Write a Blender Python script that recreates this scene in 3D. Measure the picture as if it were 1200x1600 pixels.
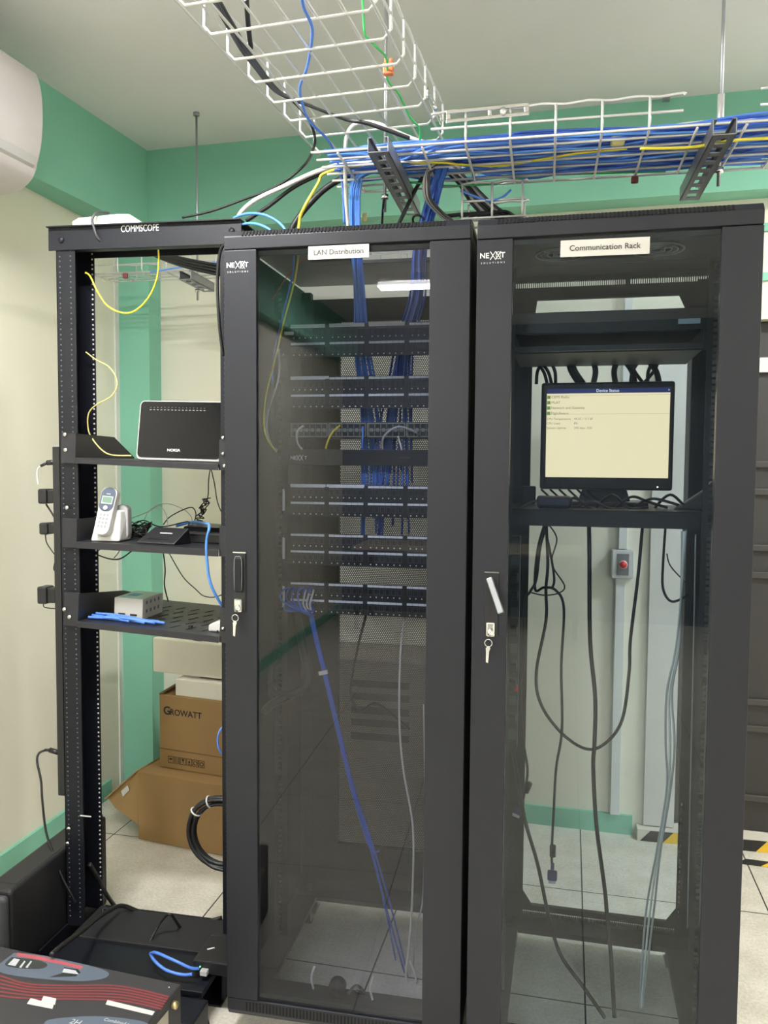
import bpy, math, random
from mathutils import Vector, Matrix
random.seed(7)
S = bpy.context.scene
for o in list(bpy.data.objects): bpy.data.objects.remove(o)
COL = S.collection
PI = math.pi
# ------------------------------------------------------------------ camera
F_PX = 1257.65
CAM = Vector((0.17623, -1.87665, 1.46786))
RX, RY, RZ = -0.05875, -0.00751, 0.19665
ROT = Matrix.Rotation(RZ, 3, 'Z') @ Matrix.Rotation(RX, 3, 'X') @ Matrix.Rotation(RY, 3, 'Y')   # columns: right, forward, up
cd = bpy.data.cameras.new('camera'); cam = bpy.data.objects.new('camera', cd); COL.objects.link(cam)
cd.sensor_fit = 'VERTICAL'; cd.sensor_height = 36; cd.sensor_width = 27; cd.lens = F_PX / 1600 * 36
cd.clip_start = .02
r_, f_, u_ = ROT.col[0], ROT.col[1], ROT.col[2]
M = Matrix((r_, u_, -f_)).transposed().to_4x4(); M.translation = CAM; cam.matrix_world = M
S.camera = cam
S.view_settings.view_transform = 'Standard'; S.view_settings.look = 'None'
S.view_settings.gamma = 1; S.view_settings.use_curve_mapping = False
S.view_settings.exposure = 0.33
w = bpy.data.worlds.new('world'); S.world = w; w.use_nodes = True
w.node_tree.nodes['Background'].inputs[0].default_value = (.6, .65, .7, 1)
w.node_tree.nodes['Background'].inputs[1].default_value = 0.05
CEIL = 2.81
# tube lights of the room: (x, y, power)
LAMPS = [(-0.90, -0.62, 44), (1.95, 0.50, 50), (-0.71, -3.83, 75), (2.25, -3.83, 75)]  # front right one is added out of view to brighten the back wall

def U(px, py, **k):
    """point where the sight line of a measured photo pixel meets a real plane x=, y= or z="""
    d = ROT @ Vector(((px-600)/F_PX, 1, (800-py)/F_PX))
    (a, v), = k.items(); i = 'xyz'.index(a)
    return CAM + d * ((v - CAM[i]) / d[i])

# ------------------------------------------------------------------ materials
MATS = {}
def mat(name, rgb, rough=.5, metal=0, spec=.5, noise=0, nscale=20, bump=0, bscale=200, emit=None, es=1, coat=0):
    if name in MATS: return MATS[name]
    m = bpy.data.materials.new(name); m.use_nodes = True; nt = m.node_tree; b = nt.nodes['Principled BSDF']
    b.inputs['Base Color'].default_value = (*rgb, 1); b.inputs['Roughness'].default_value = rough
    b.inputs['Metallic'].default_value = metal; b.inputs['Specular IOR Level'].default_value = spec
    b.inputs['Coat Weight'].default_value = coat
    tc = nt.nodes.new('ShaderNodeTexCoord')
    n = nt.nodes.new('ShaderNodeTexNoise'); n.inputs['Scale'].default_value = nscale; n.inputs['Detail'].default_value = 4
    nt.links.new(tc.outputs['Object'], n.inputs['Vector'])
    mx = nt.nodes.new('ShaderNodeMix'); mx.data_type = 'RGBA'; mx.blend_type = 'MIX'
    k = noise or .04
    mx.inputs['A'].default_value = (*[c*(1-k) for c in rgb], 1); mx.inputs['B'].default_value = (*[min(1, c*(1+k)) for c in rgb], 1)
    nt.links.new(n.outputs['Fac'], mx.inputs['Factor']); nt.links.new(mx.outputs['Result'], b.inputs['Base Color'])
    if bump:
        n2 = nt.nodes.new('ShaderNodeTexNoise'); n2.inputs['Scale'].default_value = bscale; nt.links.new(tc.outputs['Object'], n2.inputs['Vector'])
        bp = nt.nodes.new('ShaderNodeBump'); bp.inputs['Strength'].default_value = bump; bp.inputs['Distance'].default_value = .002
        nt.links.new(n2.outputs['Fac'], bp.inputs['Height']); nt.links.new(bp.outputs['Normal'], b.inputs['Normal'])
    if emit:
        b.inputs['Emission Color'].default_value = (*emit, 1); b.inputs['Emission Strength'].default_value = es
    MATS[name] = m; return m
def glass_mat(name, tint, rough=0.0):
    m = bpy.data.materials.new(name); m.use_nodes = True; nt = m.node_tree; nt.nodes.clear()
    out = nt.nodes.new('ShaderNodeOutputMaterial'); tr = nt.nodes.new('ShaderNodeBsdfTransparent'); gl = nt.nodes.new('ShaderNodeBsdfGlossy')
    tr.inputs[0].default_value = (*tint, 1); gl.inputs['Roughness'].default_value = rough
    lw = nt.nodes.new('ShaderNodeLayerWeight'); lw.inputs[0].default_value = .5
    p = nt.nodes.new('ShaderNodeMath'); p.operation = 'POWER'; p.inputs[1].default_value = 5; nt.links.new(lw.outputs['Facing'], p.inputs[0])
    q = nt.nodes.new('ShaderNodeMath'); q.operation = 'MULTIPLY_ADD'; q.inputs[1].default_value = .955; q.inputs[2].default_value = .038
    nt.links.new(p.outputs[0], q.inputs[0])
    mx = nt.nodes.new('ShaderNodeMixShader'); nt.links.new(q.outputs[0], mx.inputs[0]); nt.links.new(tr.outputs[0], mx.inputs[1]); nt.links.new(gl.outputs[0], mx.inputs[2])
    nt.links.new(mx.outputs[0], out.inputs[0]); return m
def perf_mat():
    """black powder-coated sheet steel with a staggered grid of round holes"""
    m = bpy.data.materials.new('perforated_steel'); m.use_nodes = True; nt = m.node_tree; b = nt.nodes['Principled BSDF']
    b.inputs['Base Color'].default_value = (.012, .012, .015, 1); b.inputs['Roughness'].default_value = .5
    tc = nt.nodes.new('ShaderNodeTexCoord'); PX, PZ, R = .0066, .0066*1.732, .0023
    ds = []
    for k in (0, .5):
        ad = nt.nodes.new('ShaderNodeVectorMath'); ad.operation = 'ADD'; ad.inputs[1].default_value = (10+k*PX, 0, 10+k*PZ)
        nt.links.new(tc.outputs['Object'], ad.inputs[0])
        sp = nt.nodes.new('ShaderNodeSeparateXYZ'); nt.links.new(ad.outputs[0], sp.inputs[0])
        cs = []
        for ax, P in (('X', PX), ('Z', PZ)):
            a = nt.nodes.new('ShaderNodeMath'); a.operation = 'MODULO'; a.inputs[1].default_value = P; nt.links.new(sp.outputs[ax], a.inputs[0])
            c = nt.nodes.new('ShaderNodeMath'); c.operation = 'SUBTRACT'; c.inputs[1].default_value = P/2; nt.links.new(a.outputs[0], c.inputs[0])
            e = nt.nodes.new('ShaderNodeMath'); e.operation = 'MULTIPLY'; nt.links.new(c.outputs[0], e.inputs[0]); nt.links.new(c.outputs[0], e.inputs[1]); cs.append(e)
        s = nt.nodes.new('ShaderNodeMath'); s.operation = 'ADD'; nt.links.new(cs[0].outputs[0], s.inputs[0]); nt.links.new(cs[1].outputs[0], s.inputs[1]); ds.append(s)
    mn = nt.nodes.new('ShaderNodeMath'); mn.operation = 'MINIMUM'; nt.links.new(ds[0].outputs[0], mn.inputs[0]); nt.links.new(ds[1].outputs[0], mn.inputs[1])
    g = nt.nodes.new('ShaderNodeMath'); g.operation = 'GREATER_THAN'; g.inputs[1].default_value = R*R; nt.links.new(mn.outputs[0], g.inputs[0])
    nt.links.new(g.outputs[0], b.inputs['Alpha']); return m
def floor_mat():
    m = bpy.data.materials.new('raised_floor_tiles'); m.use_nodes = True; nt = m.node_tree; b = nt.nodes['Principled BSDF']
    b.inputs['Roughness'].default_value = .32; b.inputs['Specular IOR Level'].default_value = .35
    tc = nt.nodes.new('ShaderNodeTexCoord'); mp = nt.nodes.new('ShaderNodeMapping'); mp.inputs['Rotation'].default_value = (0, 0, .03)
    mp.inputs['Location'].default_value = (30.3, 29.985+.3, 0)
    nt.links.new(tc.outputs['Object'], mp.inputs[0])
    sp = nt.nodes.new('ShaderNodeSeparateXYZ'); nt.links.new(mp.outputs[0], sp.inputs[0])
    ms = []
    for ax in 'XY':
        a = nt.nodes.new('ShaderNodeMath'); a.operation = 'MODULO'; a.inputs[1].default_value = .6; nt.links.new(sp.outputs[ax], a.inputs[0])
        c = nt.nodes.new('ShaderNodeMath'); c.operation = 'LESS_THAN'; c.inputs[1].default_value = .0045; nt.links.new(a.outputs[0], c.inputs[0]); ms.append(c)
    mx = nt.nodes.new('ShaderNodeMath'); mx.operation = 'MAXIMUM'; nt.links.new(ms[0].outputs[0], mx.inputs[0]); nt.links.new(ms[1].outputs[0], mx.inputs[1])
    n = nt.nodes.new('ShaderNodeTexNoise'); n.inputs['Scale'].default_value = 120; n.inputs['Detail'].default_value = 3; nt.links.new(tc.outputs['Object'], n.inputs[0])
    n2 = nt.nodes.new('ShaderNodeTexNoise'); n2.inputs['Scale'].default_value = 9; n2.inputs['Detail'].default_value = 5; nt.links.new(tc.outputs['Object'], n2.inputs[0])
    av = nt.nodes.new('ShaderNodeMath'); av.operation = 'ADD'; nt.links.new(n.outputs[0], av.inputs[0]); nt.links.new(n2.outputs[0], av.inputs[1])
    cr = nt.nodes.new('ShaderNodeValToRGB'); cr.color_ramp.elements[0].position = .35; cr.color_ramp.elements[1].position = .65
    hf = nt.nodes.new('ShaderNodeMath'); hf.operation = 'MULTIPLY'; hf.inputs[1].default_value = .5; nt.links.new(av.outputs[0], hf.inputs[0]); nt.links.new(hf.outputs[0], cr.inputs[0])
    cr.color_ramp.elements[0].color = (.50, .47, .39, 1); cr.color_ramp.elements[1].color = (.72, .69, .60, 1)
    cm = nt.nodes.new('ShaderNodeMix'); cm.data_type = 'RGBA'; nt.links.new(mx.outputs[0], cm.inputs['Factor']); nt.links.new(cr.outputs[0], cm.inputs['A']); cm.inputs['B'].default_value = (.02, .02, .02, 1)
    nt.links.new(cm.outputs['Result'], b.inputs['Base Color']); return m
def wall_mat(name, rgb, bump=.25):
    return mat(name, rgb, .6, spec=.25, noise=.04, nscale=2.5, bump=bump, bscale=60)
BEIGE = wall_mat('beige_paint', (.74, .72, .60)); GREEN = wall_mat('green_paint', (.22, .51, .375)); CEILM = wall_mat('ceiling_paint', (.72, .72, .72))
BLK = mat('black_powder_coat', (.014, .015, .021), .42, spec=.4, bump=.15, bscale=900); BLK2 = mat('rack_black', (.007, .008, .013), .45, spec=.35)
INB = mat('inner_black', (.012, .012, .015), .6); PLAST = mat('black_plastic', (.015, .015, .017), .35); CBL = mat('black_cable_jacket', (.012, .012, .013), .45)
GRAYP = mat('grey_dark_plastic', (.05, .05, .055), .4); WHT = mat('white_plastic', (.66, .65, .63), .35); PAPER = mat('label_paper', (.60, .58, .55), .7)
ZINC = mat('zinc_wire', (.66, .66, .65), .38, metal=.35, noise=.1, nscale=60); STEEL = mat('galvanised_steel', (.42, .43, .46), .35, metal=.9, noise=.12, nscale=30)
DSTEEL = mat('dark_galvanised_steel', (.30, .31, .34), .4, metal=.85, noise=.15, nscale=30)
CHROME = mat('chrome', (.8, .8, .8), .15, metal=1); BLUE = mat('blue_cable_jacket', (.09, .23, .74), .4); BLUE2 = mat('deep_blue_cable_jacket', (.03, .10, .52), .4)
LBLUE = mat('light_blue_cable_jacket', (.10, .30, .80), .4); YEL = mat('yellow_cable_jacket', (.75, .66, .05), .4); GRN = mat('green_wire', (.05, .45, .12), .4)
GREY = mat('grey_cable_jacket', (.42, .42, .42), .45); WCB = mat('white_cable_jacket', (.68, .67, .62), .45); CARD = mat('cardboard', (.36, .22, .09), .8, noise=.08, nscale=6)
CARDD = mat('cardboard_edge', (.20, .12, .055), .85); FOAM = mat('white_foam', (.80, .77, .66), .8, bump=.2, bscale=50); INK = mat('black_ink', (.02, .02, .02), .6)
GINK = mat('grey_ink', (.035, .035, .035), .6); WINK = mat('white_print', (.80, .80, .80), .5); STRIP = mat('port_label_paper', (.78, .80, .84), .6)
TAPEY = mat('hazard_yellow', (.78, .50, .03), .5); DOORM = mat('dark_door_paint', (.035, .034, .032), .5); RED = mat('red_plastic', (.6, .02, .02), .4)
ORNG = mat('copper_clamp', (.60, .17, .06), .45); GLASS1 = glass_mat('tinted_glass', (.73, .75, .80)); GLASS2 = glass_mat('clear_tinted_glass', (.75, .81, .85)); PERF = perf_mat()
SHAFT = mat('dark_slot', (.004, .004, .004), .9)

# ------------------------------------------------------------------ mesh helpers
class MB:
    def __init__(s): s.v = []; s.f = []; s.mi = []; s.m = 0; s.sm = []
    def add(s, vs, fs, smooth=False):
        n = len(s.v); s.v += [tuple(v) for v in vs]; s.f += [tuple(i+n for i in f) for f in fs]; s.mi += [s.m]*len(fs); s.sm += [smooth]*len(fs); return s
    def box(s, x0, x1, y0, y1, z0, z1, T=None):
        x0, x1 = sorted((x0, x1)); y0, y1 = sorted((y0, y1)); z0, z1 = sorted((z0, z1))
        vs = [Vector((x, y, z)) for x in (x0, x1) for y in (y0, y1) for z in (z0, z1)]
        if T: vs = [T @ v for v in vs]
        return s.add(vs, [(0,1,3,2),(4,6,7,5),(0,4,5,1),(2,3,7,6),(0,2,6,4),(1,5,7,3)])
    def prism(s, prof, a, b, axis='x', T=None):
        """prof: 2D outline, extruded along axis from a to b (x: (y,z); y: (x,z); z: (x,y))"""
        def P(p, t): return Vector({'x': (t, p[0], p[1]), 'y': (p[0], t, p[1]), 'z': (p[0], p[1], t)}[axis])
        vs = [P(p, a) for p in prof] + [P(p, b) for p in prof]; n = len(prof)
        if T: vs = [T @ v for v in vs]
        return s.add(vs, [tuple(range(n))[::-1], tuple(range(n, 2*n))] + [(i, (i+1) % n, (i+1) % n+n, i+n) for i in range(n)])
    def hexa(s, q):  # 8 corners: four bottom, four top
        return s.add(q, [(3,2,1,0),(4,5,6,7),(0,1,5,4),(1,2,6,5),(2,3,7,6),(3,0,4,7)])
    def tube(s, pts, r, n=8, smooth=True, sub=0, closed=False):
        pts = [Vector(p) for p in pts]
        if sub and len(pts) > 2:
            out = []; m = len(pts)
            for i in range(m-1 if not closed else m):
                if closed: p0, p1, p2, p3 = (pts[(i+k) % m] for k in (-1, 0, 1, 2))
                else: p0, p1, p2, p3 = pts[max(i-1, 0)], pts[i], pts[i+1], pts[min(i+2, m-1)]
                for k in range(sub):
                    t = k/sub; out.append(.5*((2*p1)+(p2-p0)*t+(2*p0-5*p1+4*p2-p3)*t*t+(3*p1-p0-3*p2+p3)*t**3))
            if not closed: out.append(pts[-1])
            pts = out
        N = len(pts); vs = []; u = None
        for i, p in enumerate(pts):
            if closed: d = pts[(i+1) % N]-pts[i-1]
            else: d = pts[min(i+1, N-1)]-pts[max(i-1, 0)]
            if d.length < 1e-9: d = Vector((0, 0, 1))
            d.normalize()
            if u is None: u = d.orthogonal().normalized()
            u = (u - d*u.dot(d)); u = u.normalized() if u.length > 1e-6 else d.orthogonal().normalized()
            v = d.cross(u)
            vs += [p+(u*math.cos(a)+v*math.sin(a))*r for a in (2*PI*k/n for k in range(n))]
        fs = [(i*n+k, i*n+(k+1) % n, (i+1) % N*n+(k+1) % n, (i+1) % N*n+k) for i in range(N if closed else N-1) for k in range(n)]
        if not closed: fs += [tuple(range(n))[::-1], tuple((N-1)*n+k for k in range(n))]
        return s.add(vs, fs, smooth)
    def cyl(s, p, q, r, n=16): return s.tube([p, q], r, n)
    def build(s, name, mats, parent=None, bevel=0, seg=2, loc=None, rot=None, world=False):
        me = bpy.data.meshes.new(name); me.from_pydata(s.v, [], s.f)
        if not isinstance(mats, (list, tuple)): mats = [mats]
        for m in mats: me.materials.append(m)
        me.polygons.foreach_set('material_index', s.mi); me.polygons.foreach_set('use_smooth', s.sm); me.update()
        o = bpy.data.objects.new(name, me); COL.objects.link(o)
        if loc: o.location = loc
        if rot: o.rotation_euler = rot
        if parent:
            o.parent = parent
            if world:   # geometry given in world space: bring it into the parent's frame
                me.transform(chain(parent).inverted())
        if bevel:
            b = o.modifiers.new('bevel', 'BEVEL'); b.width = bevel; b.segments = seg; b.limit_method = 'ANGLE'; b.angle_limit = .6
        return o
def chain(o):
    m = Matrix.LocRotScale(o.location, o.rotation_euler, o.scale)
    return chain(o.parent) @ m if o.parent else m
def tag(o, label, cat, group=None):
    o['label'] = label; o['category'] = cat
    if group: o['group'] = group
    return o
def thing(name, label, cat, loc=(0,0,0), rz=0, group=None, rot=None):
    o = bpy.data.objects.new(name, None); COL.objects.link(o); o.location = loc; o.rotation_euler = rot or (0, 0, rz); o.empty_display_size = .05
    return tag(o, label, cat, group)
def struct(o): o['kind'] = 'structure'; return o
def text(s, size, m, name='lettering', parent=None, T=None, bold=0, align='CENTER', sx=1):
    """flat lettering as a mesh; T places the text's local XY plane"""
    c = bpy.data.curves.new('t', 'FONT'); c.body = s; c.size = size; c.align_x = align; c.align_y = 'CENTER'; c.offset = bold*size; c.extrude = .0002; c.resolution_u = 3
    to = bpy.data.objects.new('t', c); COL.objects.link(to)
    me = bpy.data.meshes.new_from_object(to.evaluated_get(bpy.context.evaluated_depsgraph_get()))
    bpy.data.objects.remove(to); bpy.data.curves.remove(c)
    me.transform(Matrix.Diagonal((sx, 1, 1, 1)))
    if T: me.transform(T)
    me.materials.clear(); me.materials.append(m)
    o = bpy.data.objects.new(name, me); COL.objects.link(o)
    if parent: o.parent = parent
    return o
FRONT = Matrix.Rotation(PI/2, 4, 'X')                 # text plane facing -y
def TF(x, y, z, rot=0): return Matrix.Translation((x, y, z)) @ FRONT @ Matrix.Rotation(rot, 4, 'Z')
def cable(name, pts, r, m, label=None, cat='cable', group=None, parent=None, n=8, sub=6):
    pts = [U(p[0], p[1], y=p[2]) if abs(p[0]) > 9 or abs(p[1]) > 9 else Vector(p) for p in pts]
    mb = MB(); mb.tube(pts, r, n, sub=sub)
    o = mb.build(name, m, parent, world=bool(parent))
    if label: tag(o, label, cat, group)
    return o

# ================================================================== the room
def wall(name, a, b, z0, z1, th, m, side=1):
    """vertical wall between plan points a and b; thickness goes to the `side`"""
    a, b = Vector((*a, 0)), Vector((*b, 0)); d = (b-a).normalized(); n = Vector((-d.y, d.x, 0))*th*side
    mb = MB(); z = lambda p, h: Vector((p.x, p.y, h))
    mb.hexa([z(a, z0), z(b, z0), z(b+n, z0), z(a+n, z0), z(a, z1), z(b, z1), z(b+n, z1), z(a+n, z1)])
    return struct(mb.build(name, m))
WLX = lambda y: -1.688 + .02*(y-.9)                       # left wall face
BWY = lambda x: 1.430 - .055*(x-.0)                     # back wall face
struct(MB().box(-2.2, 3.2, -6.2, 2.2, -.05, 0).build('floor', floor_mat()))
struct(MB().box(-2.2, 3.2, -6.2, 2.2, CEIL, CEIL+.05).build('ceiling', CEILM))
wall('wall_left', (WLX(-6), -6), (WLX(1.65), 1.65), 0, CEIL, .1, BEIGE, 1)
DX0, DX1, DZ = .70, 1.62, 2.02                           # doorway in the back wall
wall('wall_back', (-1.8, BWY(-1.8)), (DX0, BWY(DX0)), 0, CEIL, .14, BEIGE, 1)
wall('wall_back_beyond_door', (DX1, BWY(DX1)), (3.0, BWY(3)), 0, CEIL, .14, BEIGE, 1).name = 'wall_back_right'
wall('wall_back_above_door', (DX0, BWY(DX0)), (DX1, BWY(DX1)), DZ, CEIL, .14, BEIGE, 1).name = 'wall_back_above'
wall('wall_right', (3.0, -6), (3.0, 1.6), 0, CEIL, .1, BEIGE, -1)
wall('wall_front', (-2, -6), (3.1, -6), 0, CEIL, .1, wall_mat('reflection_dimming_slate', (.16, .18, .22)), -1)  # unseen wall, coloured dark to dim the reflections in the glass doors
# green beams under the ceiling and the green corner column, flush with each other
BZ = 2.462; BF = lambda x: BWY(x) - .11
def quadprism(name, pl, z0, z1, m):
    o = MB().prism(pl, z0, z1, 'z').build(name, m); return struct(o)
BX = lambda y: max(-1.672, -1.530 + .09*(y-1.39))                       # face of the left beam
quadprism('trim_1', [(-1.8, BF(-1.8)), (3.0, BF(3.0)), (3.0, BWY(3)+.01), (-1.8, BWY(-1.8)+.01)], BZ, CEIL, GREEN)
quadprism('trim_2', [(WLX(-6)-.02, -6), (-1.672, -6), (-1.672, -.188), (BX(1.46), 1.46), (WLX(1.46)-.02, 1.46)], BZ, CEIL, GREEN)
quadprism('trim_3', [(-1.76, BF(-1.62)), (BX(1.41), BF(-1.53)), (BX(1.41), 1.60), (-1.76, 1.60)], 0, BZ, GREEN)   # column
quadprism('trim_4', [(-1.72, 1.375), (WLX(1.3)+.008, 1.375), (WLX(1.3)+.008, BF(-1.62)+.01), (-1.72, BF(-1.62)+.01)], 0, BZ, mat('raceway_white', (.72, .71, .66), .5))
quadprism('trim_5', [(DX0-.115, BWY(DX0)-.012), (DX0, BWY(DX0)-.012), (DX0, BWY(DX0)+.1), (DX0-.115, BWY(DX0)+.1)], 0.05, DZ, mat('door_frame_paint', (.60, .59, .55), .5))
# baseboards
def baseb(name, a, b, side):
    wall(name, a, b, 0, .078, .014, GREEN, side)
baseb('baseboard_left', (WLX(-6), -6), (WLX(1.29), 1.29), -1)
baseb('baseboard_back', (-1.55, BWY(-1.55)), (.545, BWY(.545)), -1)
# door sill, door leaf
struct(MB().box(.56, 1.9, BWY(1)-.03, BWY(1)+.06, 0, .045).build('trim_6', mat('sill_paint', (.62, .59, .50), .6)))
d = thing('door_1', '', 'door'); del d['label']; del d['category']; d['kind'] = 'structure'; d.location = (DX0, BWY(DX0)+.05, .047); d.rotation_euler = (0, 0, -.055)
mb = MB(); W_ = DX1-DX0
mb.box(0, W_, 0, .04, 0, DZ-.05)
leaf = mb.build('door_leaf', DOORM, d, .003)
mb = MB()
for z0, z1 in ((.12, .42), (.50, 1.02), (1.10, 1.34), (1.42, 1.84)):
    for x0, x1 in ((.06, .42), (.48, .86)):
        for a, b_, c, e in ((x0, x1, z0, z0+.025), (x0, x1, z1-.025, z1), (x0, x0+.025, z0, z1), (x1-.025, x1, z0, z1)):
            mb.box(a, b_, -.012, 0, c, e)
mb.build('door_moulding', mat('door_moulding_paint', (.05, .047, .042), .45), d, .003)
mb = MB(); mb.tube([(.80, 0, .98), (.80, -.05, .98), (.70, -.05, .98)], .009, 10); mb.build('door_handle', CHROME, d)
sg = MB().box(.24, .50, -.016, -.012, 1.78, 1.835).build('door_sign', PAPER, d)
tag(MB().box(.93, 1.5, -.006, -.002, 0, .03).build('green_edge_strip', GREEN, loc=(0, BWY(1)-.0, 2.16)), 'thin green strip across the beige wall above the dark door', 'trim strip')
tag(MB().box(.93, 1.5, -.006, -.002, 0, .03).build('green_edge_strip', GREEN, loc=(0, BWY(1)-.0, 2.34)), 'upper green strip on the beige wall just under the green beam', 'trim strip')
def hazard(label, x0, x1, y, z, w, yaw=-.075, vert=False):
    t = thing('hazard_tape', label, 'tape', (x0, y, z), yaw)
    b1 = MB(); b2 = MB(); n = 0; x = 0; L = x1-x0; st = .085
    while x < L:
        q = [(x, 0), (min(x+st, L+.03), 0), (min(x+st, L+.03)+w*.9, w), (x+w*.9, w)]
        m = b1 if n % 2 else b2
        if vert: m.prism(q, -.0015, 0, 'y')
        else: m.prism(q, .0005, .002, 'z')
        x += st; n += 1
    b1.build('yellow_stripes', TAPEY, t); b2.build('black_stripes', INK, t); return t
hazard('black and yellow striped tape stuck on the door sill front', .57, 1.5, BWY(.57)-.034+.0, .0, .043, yaw=0, vert=True).location = (.57, BWY(1)-.031, .001)
hazard('black and yellow striped tape on the floor in front of the sill', .9, 1.6, BWY(.9)-.15, .0005, .045)
# conduit and red push-button box on the back wall
yb = BWY(.40)
P = U(975, 815, y=yb-.02)
cx_ = U(962, 1200, y=yb-.02).x
t = tag(MB().box(cx_-.018, cx_+.018, yb-.03, yb-.002, .08, 1.03).build('cable_raceway', mat('raceway_grey', (.62, .64, .62), .5), bevel=.002), 'pale vertical raceway on the back wall below the red button box', 'raceway')
tag(MB().box(cx_-.010, cx_+.022, yb-.028, yb-.002, 1.145, 2.4).build('cable_raceway', MATS['raceway_grey'], bevel=.002), 'pale vertical raceway on the back wall above the red button box', 'raceway')
t = thing('button_box', 'grey wall box with a red push button on the back wall', 'push button', (cx_+.006, yb-.002, 1.087))
MB().box(-.042, .042, -.045, 0, -.055, .055).build('housing', mat('button_box_grey', (.55, .56, .55), .45), t, .004)
MB().box(-.022, .022, -.049, -.045, -.042, .042).build('face_plate', mat('button_plate', (.16, .16, .16), .4), t, .001)
MB().cyl((0, -.049, 0), (0, -.060, 0), .013).build('button', RED, t)
MB().cyl((0, -.049, 0), (0, -.052, 0), .017).build('button_ring', mat('pink_ring', (.75, .45, .45), .4), t)
tag(MB().box(0, .05, -.002, 0, 0, .026).build('paper_note', PAPER, loc=U(905, 846, y=BWY(.2)-.003), rot=(0, 0, -.075)), 'small faded paper note on the back wall behind the communication cabinet', 'paper')
# ceiling tube fixtures that light the room; the front right one is added
for i, (lx, ly, pw) in enumerate(LAMPS):
    pos = ('front left', 'added front right', 'rear left', 'rear right')[i]
    t = thing('ceiling_light', 'long white tube light on the ceiling, the %s of four behind the viewer' % pos, 'light', (lx, ly, CEIL), 0, 'tube lights on the ceiling')
    MB().prism([(-.09, 0), (-.06, -.045), (.06, -.045), (.09, 0)], -.31, .31, 'y').build('housing', WHT, t, rot=(0, 0, PI/2))
    for s in (-.045, .045):
        MB().cyl((-.30, s, -.062), (.30, s, -.062), .013, 10).build('tube', mat('lit_tube', (1, 1, 1), .5, emit=(1, .98, .96), es=9), t)
    ld = bpy.data.lights.new('tube_glow', 'AREA'); ld.shape = 'RECTANGLE'; ld.size = .60; ld.size_y = .16; ld.energy = pw; ld.color = (1, .985, .97)
    lo = bpy.data.objects.new('tube_glow', ld); COL.objects.link(lo); lo.parent = t; lo.location = (0, 0, -.082)
    for sx_ in (-.15, .15):
        ld = bpy.data.lights.new('tube_side_glow', 'POINT'); ld.shadow_soft_size = .014; ld.energy = pw*.12; ld.color = (1, .985, .97)
        lo = bpy.data.objects.new('tube_side_glow', ld); COL.objects.link(lo); lo.parent = t; lo.location = (sx_, 0, -.062)
# air conditioner on the left beam
AX = lambda y: BX(y)
t = thing('air_conditioner', 'white wall air conditioner with rounded front, high on the left wall', 'air conditioner', (BX(.0)+.040, -.41, 2.312), -.085)
def smooth2(P, n=6):
    out = []; m = len(P)
    for i in range(m-1):
        a, b, c, d_ = P[max(i-1, 0)], P[i], P[i+1], P[min(i+2, m-1)]
        for k in range(n):
            t_ = k/n; out.append(tuple(.5*(2*b[j]+(c[j]-a[j])*t_+(2*a[j]-5*b[j]+4*c[j]-d_[j])*t_*t_+(3*b[j]-a[j]-3*c[j]+d_[j])*t_**3) for j in (0, 1)))
    return out+[P[-1]]
prof = [(0, 0)]+smooth2([(.03, 0), (.085, .010), (.128, .040), (.146, .072)])
prof2 = smooth2([(.147, .078), (.166, .15), (.172, .24), (.166, .31), (.152, .355)])+[(.14, .365), (0, .37)]
MB().prism(prof + prof2, 0, .86, 'y').build('body', mat('ac_white', (.50, .47, .46), .4), t, .006, 3)
MB().prism([(.143, .066), (.152, .074), (.158, .10), (.1555, .102), (.147, .08)], .02, .84, 'y').build('louver', mat('ac_louver', (.42, .41, .40), .4), t)

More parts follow.
